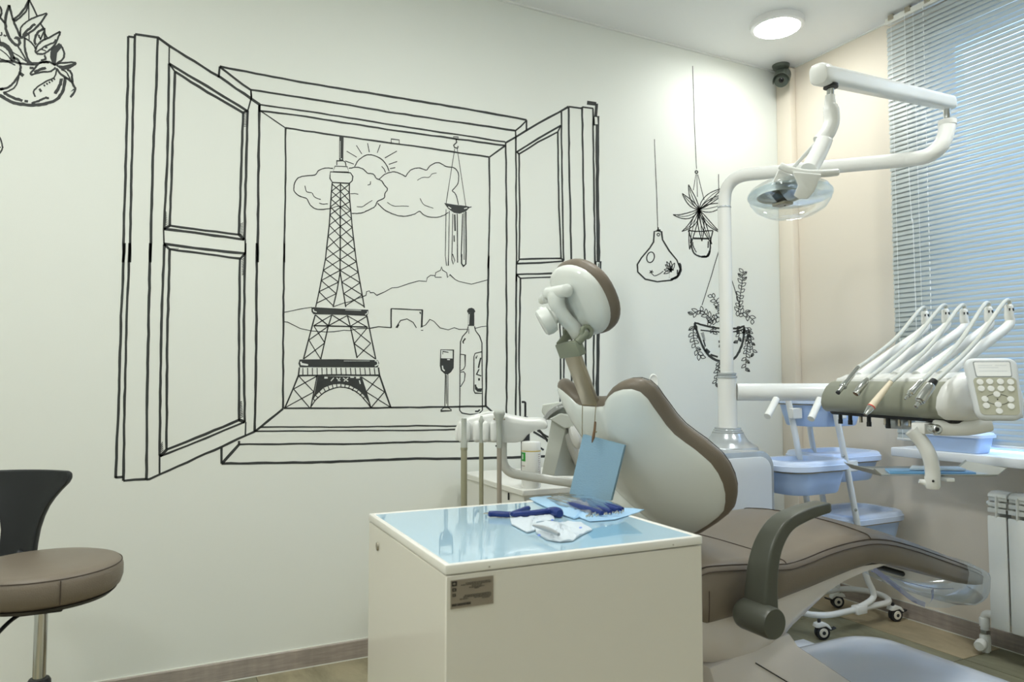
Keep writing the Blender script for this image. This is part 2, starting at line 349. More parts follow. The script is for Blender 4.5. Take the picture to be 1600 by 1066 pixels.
for kk, w, p in [(c11,3.4,[(40,42),(420,115),(820,180),(1250,250),(1487,295)]),(c11,3.4,[(40,42),(35,95)]),(c11,3.2,[(40,44),(110,98),(185,152)]),(c11,3,[(185,152),(560,210),(870,262),(1435,345)]),(c11,2.6,[(228,222),(560,270),(900,325),(1387,398)]),(c11,2.8,[(232,252),(400,272),(870,345),(1385,415)]),
 (c11,1.8,[(232,252),(350,332)]),(c11,2.6,[(350,332),(620,372),(900,410),(1312,470)]),(c11,2.6,[(1312,470),(1388,415)]),(c11,2.4,[(1435,345),(1460,325),(1487,297)]),(c11,2.8,[(1487,295),(1487,345)]),(c11,2.4,[(1435,345),(1437,382)]),(c11,3,[(228,222),(227,258)]),(c11,2.6,[(187,152),(190,190)]),
 (c1,2.8,[(803,478),(802,700),(797,1066)]),(c2,3.2,[(757,0),(753,300),(752,690)]),(c2,3.6,[(752,690),(634,785)]),
 (c12,2.8,[(318,107),(700,106),(1000,102),(1205,98)]),(c12,2.4,[(215,190),(400,188),(600,190),(900,184),(1075,186),(1290,182)]),(c12,2.4,[(190,208),(600,205),(900,204),(1072,200),(1310,196)]),(c12,3,[(122,266),(430,262),(580,265),(890,255),(1080,252),(1375,246)]),(c12,4,[(45,350),(440,345),(900,328),(1120,328),(1360,322),(1465,318)]),
 (c12,4,[(45,278),(45,350)]),(c12,4.6,[(50,346),(122,266)]),(c12,3.6,[(122,250),(122,267)]),(c12,3.2,[(1205,98),(1245,135),(1305,190)]),(c4,2.6,[(817,265),(820,600),(812,960)]),(c6,3,[(775,0),(768,400),(757,895)]),(px,2.8,[(790,222),(791.5,330),(791,440),(792,560),(791,668)]),
 (c18,3,[(850,825),(885,850)]),(c18,3.4,[(935,905),(935,845)])]: k.line(kk, p, w)
k.line(c4, [(205,180),(205,150),(255,155),(255,183)], 1.2)
k.done('window_frame', mu)
k = Ink()   # right shutter
for kk, w, p in [(c10,3.4,[(37,295),(90,265),(215,190),(385,95)]),(c10,2.6,[(385,95),(460,105)]),(c10,2.6,[(460,97),(522,105)]),(c10,3,[(385,95),(388,400),(400,945)]),(c10,3,[(460,97),(465,400),(475,965)]),(c10,2.8,[(520,105),(525,500),(533,990)]),
 (px,2.8,[(892.6,405),(893,570),(893.5,712)]),(px,2.8,[(913.7,411),(915,530),(915.6,722)]),(px,2.8,[(930,419),(928,520),(927,612),(927,728)]),(c10,5.6,[(545,195),(545,600),(550,955)]),(px,5.4,[(936,420),(934.5,520),(933,615),(932,735)]),(c10,6,[(487,73),(538,80)]),(c10,5,[(541,78),(535,150)]),
 (c10,2.6,[(92,265),(92,340),(95,700),(95,1066)]),(c10,2.6,[(110,358),(113,700),(110,942)]),(c10,3,[(95,348),(215,272),(342,200)]),(c10,2.6,[(110,358),(215,293),(325,235)]),(c10,2.6,[(95,345),(112,360)]),(c10,2.6,[(345,122),(345,200),(350,600),(358,950)]),(c10,2.6,[(325,235),(330,600),(343,937)]),(c10,2.2,[(325,235),(342,200)]),
 (c10,2.8,[(110,943),(343,938)]),(c10,2.8,[(95,967),(230,962),(358,953)]),(c10,2.4,[(95,967),(112,943)]),(c10,2.6,[(343,937),(358,952)]),(px,2.8,[(806.5,429),(840,428),(872,427)]),(px,2.4,[(813,435),(840,434),(866,433)]),(px,2.6,[(806.5,429),(813,435)]),
 (px,2.8,[(806.7,430),(806,560),(806,672)]),(px,2.8,[(813,435),(811,560),(813,670)]),(px,2.6,[(872,428),(876,540),(875.5,618),(874,690)]),(px,2.6,[(878,421),(881,540),(881,616),(880,700)]),
 (c18,3,[(790,680),(905,750),(1150,890)]),(c18,2.6,[(825,668),(900,715),(1060,800)])]: k.line(kk, p, w)
k.line(c10, [(525,150),(550,150),(551,195),(525,197)], 2.4, close=True); k.line(c10, [(536,955),(562,957),(562,998),(534,1000)], 2.4, close=True); k.line(c10, [(552,965),(552,990)], 1.4)
k.done('right_shutter', mu)
k = Ink()   # tower
def interp(T): 
    return lambda y: float(np.interp(y, [a for _, a in T], [a for a, _ in T]))
TL = [(519,286),(517.7,300),(514.4,352),(508.4,405),(500,449),(493.2,480)]; TR = [(546,286),(545.6,300),(550.3,356),(556.6,408),(562.5,442),(569.3,481)]
TCL = [(532,286),(531.4,425),(527,452),(520.3,480)]; TCR = [(532,286),(531.4,425),(536.3,455),(540.2,480)]
for T in (TL, TR): k.line(px, T, 1.9, wob=.2)
k.line(px, TCL, 1.9, wob=.2); k.line(px, TCR[1:], 1.9, wob=.2)
xl, xr, xcl, xcr = map(interp, (TL, TR, TCL, TCR))
NL = [288,299,311,323.6,336,352,369,388,405,422.5,438.5,456,474]; NC = [288,299,311,324,339,354,370,389.5,406,422.5,441,459,478]; NR = [288,301,315,329,342,355.5,373.5,391,409,425.5,442,461,479]
for i in range(12):
    a, b = NL[i], NL[i+1]; c, d = NC[i], NC[i+1]; e, f_ = NR[i], NR[i+1]
    k.line(px, [(xl(a), a), (xcl(d), d)], 1.5, wob=.1); k.line(px, [(xl(b), b), (xcl(c), c)], 1.5, wob=.1)
    k.line(px, [(xcr(c), c), (xr(f_), f_)], 1.5, wob=.1); k.line(px, [(xcr(d), d), (xr(e), e)], 1.5, wob=.1)
for w, p in [(2.2,[(322,320),(240,628)]),(2.2,[(680,328),(742,628)]),(2,[(437,320),(412,400),(360,628)]),(2,[(545,325),(565,400),(612,620)]),(2.4,[(310,395),(500,400),(685,405)]),(2.2,[(212,685),(205,742)]),(2.6,[(205,742),(165,840),(110,968)]),(2.2,[(760,685),(768,740)]),(2.6,[(768,740),(805,850),(848,968)]),
 (2.8,[(205,742),(480,738),(768,740)]),(1.8,[(335,742),(310,865),(290,968)]),(2,[(640,748),(675,855),(708,965)]),
 (2,[(322,320),(412,395)]),(1.6,[(437,322),(312,395)]),(1.6,[(440,322),(562,400)]),(1.6,[(545,325),(415,395)]),(1.6,[(547,328),(683,405)]),(1.6,[(680,330),(565,400)]),
 (1.6,[(312,397),(388,515)]),(1.6,[(412,400),(278,495)]),(1.6,[(278,495),(358,625)]),(1.6,[(388,515),(243,625)]),(1.6,[(565,402),(707,518)]),(1.6,[(685,408),(592,520)]),(1.6,[(592,520),(738,625)]),(1.6,[(707,518),(612,615)]),
 (1.6,[(207,745),(312,855)]),(1.6,[(335,745),(172,835)]),(1.6,[(172,835),(283,965)]),(1.6,[(312,855),(112,965)]),(1.6,[(640,750),(802,855)]),(1.6,[(766,745),(675,855)]),(1.6,[(675,855),(845,962)]),(1.6,[(802,855),(708,965)])]: k.line(c5, p, w, wob=.15)
k.fill(c5, [(295,270),(310,267),(500,278),(690,285),(691,308),(680,328),(500,320),(310,316),(297,300)]); k.fill(c5, [(213,630),(480,628),(755,634),(766,655),(755,685),(480,684),(215,683),(205,658)])
k.fill(c5, [(340,745),(640,750),(660,810),(672,850),(704,945),(660,880),(620,842),(560,810),(500,799),(440,803),(380,827),(325,880),(303,915),(318,860)])
k.line(c5, [(290,965),(330,905),(400,850),(490,822),(560,832),(620,865),(670,915),(708,965)], 1.8, smooth=True)
for a, b in [((310,905),(322,918)),((325,880),(342,896)),((350,852),(366,874)),((380,828),(393,855)),((410,813),(420,842)),((440,803),(446,833)),((470,799),(473,826)),((500,799),(500,824)),((530,803),(526,828)),((560,810),(553,832)),((590,826),(578,846)),((620,842),(606,860)),((645,865),(630,880)),((665,890),(652,902))]: k.line(c5, [a, b], 1.5, wob=0)
for i in range(16): k.line(c5, [(236+i*33,688),(236+i*33.4,738)], 1.5, wob=.15)
k.fill(c16, [(445,285),(505,290),(500,635),(443,630)]); k.line(c16, [(458,360),(457,595)], .8, white=True, wob=0); k.line(c16, [(465,605),(480,612)], 1.5, white=True, wob=0)
k.line(c16, [(410,695),(412,635),(500,635),(528,655),(538,705)], 1.6); k.line(c16, [(385,708),(555,715),(578,795),(358,785)], 1.6, close=True); k.line(c16, [(320,788),(600,800),(632,850),(625,910),(585,948),(350,935),(315,880)], 1.7, close=True)
for p, w in [([(308,282),(312,296),(332,302)],1.6),([(530,286),(640,290)],.8),([(668,318),(684,310),(684,296)],1.6),([(222,645),(225,662),(272,668)],2.4),([(735,676),(757,665),(752,642),(735,638)],2),([(520,640),(700,640)],.6),([(385,756),(408,757)],2.8),([(565,752),(590,752)],2.8),([(605,756),(630,755)],3),([(450,757),(430,780)],1.6),([(470,758),(495,780)],1.6),([(495,757),(480,780)],1.5),([(515,757),(550,782)],1.6),([(550,757),(520,782)],1.5),([(628,775),(634,800)],1.6)]: k.line(c5, p, w, white=True, wob=0)
k.done('tower', mu)
k = Ink()
k.line(c3, [(430,648),(340,655),(290,625),(262,580),(215,562),(178,530),(175,490),(190,450),(230,425),(318,415),(345,385),(390,368),(445,370)], 1.6, True)
k.line(c3, [(555,370),(610,362),(655,375),(685,402),(725,410),(748,440),(780,455),(805,490),(823,515),(805,545),(800,575),(755,598),(735,635),(690,660),(640,680),(575,682)], 1.6, True)
for p in ([(250,490),(262,530),(298,538)], [(300,540),(320,570),(360,585)], [(350,610),(375,618),(410,615)], [(565,545),(600,545),(620,550)], [(610,635),(650,635),(680,615),(718,592)], [(685,485),(703,480),(705,460)], [(430,648),(480,632),(520,640),(560,665)]): k.line(c3, p, 1.2, True)
k.done('cloud', mu)
k = Ink()
k.line(c4, [(130,400),(165,370),(215,355),(260,365),(295,385)], 1.5, True).line(c4, [(295,385),(325,345),(375,330),(425,345)], 1.5, True).line(c4, [(425,345),(455,312),(500,297),(550,322),(600,330),(625,370),(620,430),(585,472)], 1.5, True).line(c4, [(585,472),(610,500),(625,560)], 1.4, True)
k.line(c4, [(120,550),(160,590),(220,620),(280,632),(340,622),(382,600)], 1.5, True).line(c4, [(382,600),(420,630),(480,640),(530,628),(562,608)], 1.5, True)
for p in ([(180,545),(220,568),(280,568),(315,570)], [(368,408),(400,390),(440,388),(460,368),(488,362)], [(385,520),(410,560),(468,582)]): k.line(c4, p, 1, True)
k.done('cloud', mu)
k = Ink()
k.line(c3, [(595,358),(620,315),(670,280),(720,278),(780,305),(815,345),(835,390)], 1.6, True)
for p in ([(540,250),(610,292)], [(607,210),(645,270)], [(685,195),(697,258)], [(773,205),(752,262)], [(530,318),(590,340)]): k.line(c3, p, 1.3)
for p in ([(165,268),(240,225)], [(190,308),(242,290)], [(197,335),(230,328)], [(145,320),(160,335),(170,360)]): k.line(c4, p, 1.4)
k.done('sun', mu)
k = Ink()   # wind chime
for w, p in [(1.8,[(145,125),(148,145),(128,165),(135,182),(155,185),(158,170)]),(1,[(135,190),(75,570)]),(1,[(152,188),(212,585)]),(1.1,[(75,610),(70,930),(78,1000),(90,1000),(92,940),(98,620)]),(1.2,[(122,640),(115,960),(125,990),(135,965),(120,920)]),(2.4,[(135,645),(138,760)]),(1.6,[(152,640),(155,980)]),(1.6,[(190,640),(180,940)]),(2.2,[(212,625),(215,900),(212,990),(195,1005),(182,985),(183,920)]),(1.2,[(200,630),(200,960)]),(1.8,[(130,790),(132,835)]),(1.6,[(225,600),(252,592)])]: k.line(c15, p, w, wob=.2)
k.line(c15, [(125,106),(160,108),(158,122),(128,120)], 1.6, close=True); k.fill(c15, [(62,566),(140,578),(215,586),(242,594),(215,622),(170,640),(130,634),(90,605)])
k.line(c15, [(90,592),(110,605)], 1.6, white=True, wob=0); k.line(c15, [(200,605),(222,600)], 1.6, white=True, wob=0)
k.done('wind_chime', mu)
k = Ink()   # skyline
for kk, p in [(c5,[(105,303),(160,293),(215,280),(280,270),(300,268)]),(c5,[(445,265),(520,238),(560,230),(620,205),(655,195)]),(c6,[(20,245),(45,235),(48,212),(66,208),(70,220),(90,218),(110,235),(155,215),(200,190),(235,188),(300,165),(360,148),(405,153),(410,130),(430,115),(455,118)]),
 (c6,[(455,125),(460,100),(488,85),(495,65),(500,85),(525,100),(530,128),(545,112),(575,140),(600,152),(672,168),(768,143)]),(c6,[(455,127),(495,127)]),(c5,[(105,368),(130,370),(220,415),(300,432),(400,440),(450,438),(520,428),(560,430),(620,415),(690,415),(760,402),(845,408)]),(c6,[(65,433),(120,422),(195,428)]),(c6,[(370,425),(400,410),(425,378),(450,390),(485,428),(535,440),(570,428),(600,437),(650,437)]),(c6,[(690,433),(730,422),(765,418)]),(c6,[(372,443),(385,443)])]: k.line(kk, p, 1.2, wob=.5)
for w, p in [(2.4,[(195,428),(195,315)]),(1.8,[(192,314),(383,322)]),(2.8,[(380,322),(376,425)]),(1.5,[(222,428),(250,385),(290,375),(325,395),(345,428)]),(2.6,[(228,428),(240,408)]),(2,[(365,333),(370,345)])]: k.line(c6, p, w)
k.done('skyline', mu)
k = Ink()   # bottle
k.line(c17, [(345,225),(335,270),(295,315),(278,360),(274,500),(272,700),(270,960),(290,985),(360,997),(440,990),(470,960),(469,800),(466,500),(465,370),(445,310),(410,265),(400,225)], 1.6, wob=.15)
k.fill(c17, [(345,108),(398,106),(398,222),(342,220)]); k.line(c17, [(353,118),(348,210)], 1.6, white=True, wob=0); k.fill(c17, [(334,88),(348,68),(375,62),(396,72),(408,95),(396,108),(340,106)])
for w, p in [(1.5,[(280,470),(318,475),(318,570),(305,600),(278,615)]),(1.5,[(278,628),(305,622),(318,640),(312,700),(278,755)]),(1.5,[(465,447),(405,463),(395,490),(395,790),(405,810),(465,813)]),(2.2,[(455,500),(440,560),(435,590)]),(2,[(440,600),(418,645),(460,660)]),(4,[(432,690),(448,690)]),(2.4,[(408,735),(412,780)]),(.9,[(350,245),(350,290)]),(2.2,[(320,330),(298,360),(305,375)]),(2.6,[(405,970),(430,970),(447,955)]),(1,[(410,490),(412,510),(425,480)])]: k.line(c17, p, w, wob=.2)
k.fill(c17, [(410,740),(430,770),(465,768),(462,800),(425,798),(405,775)])
k.done('wine_bottle', mu)
k = Ink()   # glass
k.line(c17, [(105,430),(215,433),(213,590),(190,625),(165,643),(145,640),(110,610),(100,570)], 1.6, close=True); k.fill(c17, [(105,505),(213,507),(212,585),(190,622),(160,643),(140,635),(108,605),(102,565)])
for w, p in [(1.3,[(145,643),(140,935)]),(1.3,[(167,645),(167,935)]),(1.2,[(153,650),(155,905)]),(1.1,[(122,470),(122,445),(172,452)])]: k.line(c17, p, w, wob=.2)
k.line(c17, [(130,938),(105,960),(103,968),(200,965),(195,955),(170,938)], 1.6, close=True); k.line(c17, [(118,570),(122,600),(138,615)], 2, white=True, wob=0); k.line(c17, [(160,516),(184,516)], 1.6, white=True, wob=0)
k.done('wine_glass', mu)

# planter drawing in the upper left
mp_ = mural('planter_mural', (60, 160), 'black line drawing of a leafy round planter near the top left of the wall')
k = Ink()
for w, p in [(5,[(0,935),(100,995),(200,1020),(330,1030),(450,1015),(560,970),(620,880),(640,760)]),(3.6,[(0,880),(80,855),(150,790),(195,710),(200,640),(180,590),(130,560)]),(2.4,[(30,910),(110,880),(160,830),(185,750)]),(3.6,[(130,605),(240,628),(340,632),(400,612),(480,610)]),
 (2.6,[(345,950),(330,900),(370,850),(450,800),(530,760),(555,690)]),(5.4,[(600,770),(585,840),(540,920)]),(4.4,[(40,910),(110,950),(220,990)]),(3.4,[(310,1015),(380,990),(440,960),(480,962)]),(4,[(240,990),(275,995)]),(4,[(385,870),(405,900)]),(5,[(195,715),(230,745)]),(4,[(0,875),(35,868)]),(3.4,[(290,664),(330,668)])]: k.line(c7, p, w, True)
for x, y in ((435,838),(460,822),(485,808),(510,792),(532,775)): k.line(c7, [(x-6,y+5),(x+7,y-4)], 3.2, wob=0)
k.line(c7, [(0,935),(-90,860),(-130,760),(-110,660),(-40,605),(130,605)], 4, True)
k.done('planter', mp_)
k = Ink()
for w, p in [(4.6,[(90,50),(60,150),(55,260),(85,360),(130,420),(175,445),(192,420),(180,380),(145,365)]),(3.6,[(90,50),(120,170),(160,270),(200,360)]),(3.6,[(285,-4),(230,100),(130,200)]),(3,[(285,-4),(260,100),(200,170),(140,210)]),(2,[(280,10),(283,200)]),(2,[(284,340),(286,390)]),(2.8,[(285,-4),(365,160)]),(2.6,[(395,230),(425,275)]),(2.2,[(440,330),(465,375)]),
 (2.6,[(460,130),(330,175),(240,230),(200,290),(205,380)]),(3.4,[(460,130),(400,220),(320,300),(210,375)]),(4,[(345,235),(290,280),(225,345)]),(3.8,[(435,275),(370,320),(340,400),(355,440)]),(3,[(435,275),(440,390)]),(2.4,[(380,340),(385,365),(400,390)]),(2.4,[(430,310),(395,390)]),
 (3,[(590,310),(480,370),(400,410),(360,460),(350,510),(380,530),(430,530)]),(3,[(590,310),(560,400),(500,480),(430,530)]),(2.6,[(545,385),(530,415),(450,450),(360,510)]),(3,[(440,462),(465,468)]),(2,[(410,485),(450,500)]),(3.6,[(240,370),(245,480),(280,590),(330,630)]),(2.6,[(240,370),(310,420),(350,480)]),
 (5,[(590,435),(520,490),(508,560),(525,620),(548,620)]),(3,[(590,435),(625,500),(620,570),(560,620)]),(3,[(545,630),(620,618),(740,615),(700,655),(620,675),(555,635)]),(3,[(545,640),(470,605),(390,620),(340,670),(300,730),(400,710),(500,700),(545,660)]),(4.4,[(335,710),(390,685),(450,665)]),
 (3.6,[(550,670),(600,730),(690,790),(720,840),(738,880),(690,955)]),(3.6,[(660,680),(700,720),(710,810)]),(2.2,[(600,680),(650,710),(690,780)]),(3.6,[(0,170),(50,230)]),(7,[(0,428),(50,445),(100,500),(130,600)]),(2,[(0,575),(80,605),(150,640)]),(1.8,[(0,485),(60,530),(120,600)]),(1.8,[(120,510),(200,560),(260,605)]),(2.8,[(175,455),(220,520),(265,605)]),(2.4,[(15,315),(18,340),(0,350)]),(2.8,[(35,345),(62,355)]),(3,[(400,590),(445,580),(435,540)])]: k.line(c7, p, w, True)
k.fill(c7, [(320,308),(290,330),(240,345),(210,385),(205,360),(245,325)]); k.fill(c7, [(275,570),(310,610),(390,610),(380,632),(260,622)]); k.fill(c7, [(590,435),(600,470),(560,520),(548,620),(525,620),(505,560),(520,490)]); k.fill(c7, [(556,640),(620,645),(735,618),(700,655),(620,677)]); k.fill(c7, [(735,880),(690,900),(720,870)])
k.leaf(c7, (0,425), (-150,330), 34, 20, 3.4); k.leaf(c7, (0,575), (-190,520), 36, -20, 3.2); k.leaf(c7, (0,170), (-60,20), 30, 10, 3.2); k.line(c7, [(285,-4),(300,-120),(305,-260)], 2.2)
k.done('leaves', mp_)
k = Ink(); k.line(px, [(-45,196),(-22,198),(-4,210),(3.5,226),(2,236),(-6,246),(-25,254),(-46,254),(-66,244),(-70,226),(-62,206),(-45,196)], 2.6, True); k.line(px, [(-3,228),(1,231)], 2)
k.done('vase_mural', None, 'edge of another black line drawing under the leafy planter at the left margin', cat='wall drawing')

# hanging planters on the right
t = mural('gourd_mural', (1028, 440), 'black line drawing of a hanging pear-shaped pot with a small flower on it')
k = Ink(); k.line(c8, [(181,75),(190,300),(198,500),(203,680)], 1.1); k.line(c8, [(196,682),(222,680)], 2.2); k.line(c8, [(206,662),(208,690)], 1.8)
k.done('string', t)
k = Ink(); k.line(c8, [(180,690),(205,685),(228,692),(235,745),(280,820),(330,880),(353,940),(335,990),(290,1015),(200,1025),(120,1008),(70,960),(67,910),(95,865),(150,800),(175,760)], 2.3, close=True, wob=.2)
k.line(c8, [(345,900),(355,945),(335,988),(290,1012)], 4, True); k.ell(c8, (155,862), 25, 36, 1.8, .25); k.ell(c8, (207,711), 9, 9, 1.4); k.line(c8, [(334,945),(334,975)], 2)
k.done('pot', t)
k = Ink()
for tip in ((245,945),(253,910),(288,885),(316,900),(262,890),(243,972)): k.leaf(c8, (292,948), tip, 9, 0, 1.3, False)
k.line(c8, [(280,948),(310,945)], 2.4); k.line(c8, [(290,935),(294,962)], 2.2); k.line(c8, [(240,955),(210,975),(180,985),(162,968)], 1.3, True)
for a in range(5): k.line(c8, [(160,960),(160+14*math.cos(a*1.3),960+14*math.sin(a*1.3))], 1.5, wob=0)
for y in (972,985,997): k.line(c8, [(280,y),(280,y+4)], 1, wob=0)
k.done('flower', t)
t = mural('spider_plant_mural', (1096, 402), 'black line drawing of a spiky-leaved plant in a pot on a long string')
k = Ink(); k.line(px, [(1082,103),(1083.5,150),(1085,200),(1088.3,264)], 1.1); k.ell(c8, (461,294), 8, 9, 2)
for p in ([(457,310),(440,415)], [(464,310),(467,460)], [(470,310),(512,480)]): k.line(c8, p, 1)
k.done('string', t)
k = Ink()
for tip, wd, bd in (((408,378),12,-8),((367,437),12,-6),((305,578),13,-26),((363,690),12,-22),((415,810),14,12),((497,755),14,-4),((563,775),11,6),((627,700),10,16),((638,402),15,-16),((660,500),18,8),((650,440),9,-8)): k.leaf(c8, (478,545), tip, wd*1.45, bd, 1.5)
k.done('leaves', t)
k = Ink()
for w, p in [(2.6,[(425,735),(430,800),(450,840),(490,858),(530,856),(548,835),(556,740)]),(3,[(440,736),(545,738)]),(2,[(408,682),(470,690),(570,684)]),(2,[(408,682),(415,708),(425,735)]),(2,[(570,684),(566,708),(556,740)]),(1.6,[(436,760),(440,790),(460,830)]),(1.8,[(540,755),(538,800)]),(3.4,[(495,858),(530,855),(550,820)])]: k.line(c8, p, w, True)
k.done('pot', t)
t = mural('vine_planter_mural', (1128, 600), 'black line drawing of a hanging bowl with trailing vines behind the lamp pole')
k = Ink(); k.line(c8, [(608,308),(612,500),(618,800)], 1.1); k.line(c9, [(298,35),(240,230),(170,450)], 1.3); k.line(c9, [(300,35),(304,250),(312,500)], 1.3); k.line(c9, [(302,38),(380,250),(450,470)], 1.2)
k.done('string', t)
k = Ink()
for w, p in [(3.6,[(118,580),(150,690),(200,790),(260,842),(330,856),(400,838),(448,770),(470,690),(476,605)]),(2.8,[(115,575),(200,600),(325,622),(420,618),(478,600)]),(2.2,[(160,630),(250,640),(325,645),(420,640),(470,625)]),(5,[(195,770),(225,795)]),(3,[(230,808),(285,825)]),(2.4,[(180,700),(195,750)]),(4,[(290,715),(310,712)]),(4,[(318,708),(326,722)]),(4,[(292,745),(322,752)]),(4,[(310,735),(318,728)])]: k.line(c9, p, w, True)
for i in range(6): k.line(c9, [(162+i*3,655+i*9),(185+i*2,650+i*11)], 1.1, wob=0)
k.done('bowl', t)
k = Ink()
for st, n, ln, wd in [([(255,575),(215,530),(160,490),(95,520)],12,42,11),([(115,590),(108,670),(130,770),(165,830)],13,42,12),([(318,510),(285,440),(238,375)],9,40,11),([(435,500),(445,400),(460,290),(468,200)],15,40,11),([(425,530),(480,505),(545,565)],8,42,12),([(478,615),(505,690),(492,790),(485,925)],17,36,10),([(500,610),(525,700),(545,815)],10,32,8),([(300,858),(285,930),(270,1030)],11,34,9),([(322,860),(318,920),(300,960)],7,30,8),([(325,525),(275,545),(215,580)],7,42,13),([(420,610),(440,650),(425,730)],6,34,9),([(245,600),(252,660)],3,34,8)]: k.sprig(c9, st, n, ln, wd, 1.15)
k.done('vines', t)

# ---------------------------------------------------------------- shared materials and shapes
m_gloss = M('white_gloss_plastic', (233, 234, 231), .22)
m_white2 = M('white_lacquer', (226, 226, 220), .2)
m_chrome = M('chrome', (205, 207, 206), .12, 1)
m_steel = M('brushed_steel', (176, 168, 152), .32, 1, bump=.05, bscale=80)
m_black = M('black_plastic', (24, 27, 30), .42)
m_rub = M('dark_rubber', (40, 42, 46), .6)
m_olive = M('olive_dark_plastic', (76, 78, 69), .34)
m_olive2 = M('olive_light_plastic', (140, 142, 126), .34)
m_olive3 = M('olive_mid_plastic', (136, 142, 124), .4)
m_leather = M('taupe_leather', (117, 107, 94), .42, bump=.25, bscale=420, var=.06, vscale=5)
m_stitch = M('dark_stitching', (66, 56, 48), .7)
m_blue = M('pale_blue_plastic', (182, 206, 243), .35)
m_paleblue2 = M('pale_blue_lid', (206, 221, 246), .32)
m_hose = M('grey_hose', (196, 198, 190), .38)
m_inkp = M('print_dark', (52, 50, 46), .6)
Z3 = Vector((0, 0, 1))
def rrect(c, hx, hy, r, n=5, u=(1,0,0), v=(0,1,0)):
    c, u, v = Vector(c), Vector(u), Vector(v); out = []
    for sx, sy, a0 in ((1,1,0),(-1,1,90),(-1,-1,180),(1,-1,270)):
        for i in range(n+1):
            a = R(a0+90*i/n); out.append(c+u*(sx*(hx-r)+r*math.cos(a))+v*(sy*(hy-r)+r*math.sin(a)))
    return out

# ---------------------------------------------------------------- venetian blind: every slat its own piece
BX, BY0, BY1, BZ0, BZ1 = -.055, -.662, -2.9, .79, 2.655
bl = thing('venetian_blind', (BX, -.70, BZ0), 'closed pale venetian blind covering the window on the right', 'blind')
m_slat = M('blind_slat', (176, 184, 184), .35)
PITCH_S, TILT = .0212, R(69)
def slat_geo(y0, y1):
    g = G(); wv = Vector((math.cos(TILT), 0, math.sin(TILT))); nv = Vector((-math.sin(TILT), 0, math.cos(TILT))); sec = []
    for i in range(5):
        t = i/4-.5; sec.append(wv*(t*.025)+nv*(.0022*(1-4*t*t)))
    ring = sec+[p-nv*.0005 for p in reversed(sec)]
    return g.loft([[Vector((BX, y0, 0))+p for p in ring], [Vector((BX, y1, 0))+p for p in ring]])
ns = int((BZ1-BZ0-.02)/PITCH_S); first = None
for i in range(ns):
    z = BZ0+.018+i*PITCH_S
    if first is None:
        g = slat_geo(BY1, BY0)
        for p in g.v: p.z += z
        first = obj('slat', g, m_slat, bl, smooth=60); fz = first.location.copy()
    else:
        c = first.copy(); col.objects.link(c); c.parent = bl; c.location = fz+Vector((0, random.uniform(-.002, .002), i*PITCH_S))
obj('head_rail', G().rbox((BX-.014, BY1, BZ1), (BX+.014, BY0, BZ1+.028), .002, 1), m_white2, bl)
obj('bottom_rail', G().rbox((BX-.013, BY1, BZ0-.004), (BX+.013, BY0, BZ0+.006), .003), m_white2, bl)
m_cord = M('white_cord', (232, 236, 236), .6)
for y in (BY0-.03, BY0-.135, -1.45, -2.1):
    obj('ladder_cord', G().tube([(BX-.0135, y, BZ0), (BX-.0135, y, BZ1)], .0009, 6), m_cord, bl)
pc = curve([(BX-.02, BY0-.10, BZ1), (BX-.021, BY0-.098, 2.1), (BX-.02, BY0-.105, 1.75), (BX-.022, BY0-.112, 1.71), (BX-.02, BY0-.112, 1.2)])
obj('pull_cord', G().tube(pc, .0013, 6), m_cord, bl); obj('cord_weight', G().lathe([(.003, .03), (.006, .02), (.008, 0)], (BX-.02, BY0-.112, 1.17), n=10), m_cord, bl)
g = G()
for i in range(60):
    z = BZ1-.005-i*.027; g.ball((BX-.02, BY0-.185+.00012*i, z), (.0022, .0022, .009), 6, 5)
obj('tilt_chain', g, m_cord, bl, kind='stuff')
for i, y in enumerate((BY0-.03, BY0-.11, BY0-.20)):
    obj('bracket', G().rbox((BX-.018, y-.013, BZ1+.012), (BX+.016, y+.013, BZ1+.036), .002, 1), m_steel, bl)

# ---------------------------------------------------------------- radiator and its pipe
m_rad = M('radiator_enamel', (232, 234, 230), .28)
rad = thing('radiator', (-.1, -1.45, .11), 'white sectional radiator on the wall under the window sill', 'radiator')
RW = .0735; sec0 = None
for i in range(10):
    y = -1.082-RW*(i+.5)
    if sec0 is None:
        pan = obj('front_panel', G().rbox((-.152, y-.0335, .115), (-.138, y+.0335, .535), .005), m_rad, rad)
        g = G(); g.box((-.138, y-.004, .12), (-.06, y+.004, .60)); g.tube([(-.105, y-RW/2, .575), (-.105, y+RW/2, .575)], .022, 12); g.tube([(-.105, y-RW/2, .15), (-.105, y+RW/2, .15)], .022, 12)
        col_o = obj('column', g, m_rad, rad)
        g = G()
        g.sheet([[(-.150, y+s*.033, .532+k) , (-.118, y+s*.033, .556+k)] for s in (-1, 1) for k in (0,)])
        lv = []
        for k in range(3):
            z = .548+k*.022; g2 = G().box((-.147+k*.004, y-.033, z), (-.145+k*.004, y+.033, z+.016)); g2.box((-.145+k*.004, y-.033, z+.014), (-.115, y+.033, z+.016)); lv.append(obj('louver', g2, m_rad, rad, bevel=.0008))
        cap = obj('top_cap', G().prism([(-.145,.606),(-.140,.618),(-.12,.626),(-.075,.626),(-.06,.612),(-.06,.604),(-.14,.604)], .067, (0, y+.0335, 0), (1,0,0), (0,0,1)), m_rad, rad, bevel=.002)
        rib = obj('rib', G().rbox((-.153, y-.0035, .53), (-.12, y+.0035, .612), .002, 1), m_rad, rad)
        sec0 = [pan, col_o, cap, rib]+lv; loc0 = [o.location.copy() for o in sec0]
    else:
        for o, l in zip(sec0, loc0):
            c = o.copy(); col.objects.link(c); c.parent = rad; c.location = l+Vector((0, -RW*i, 0))
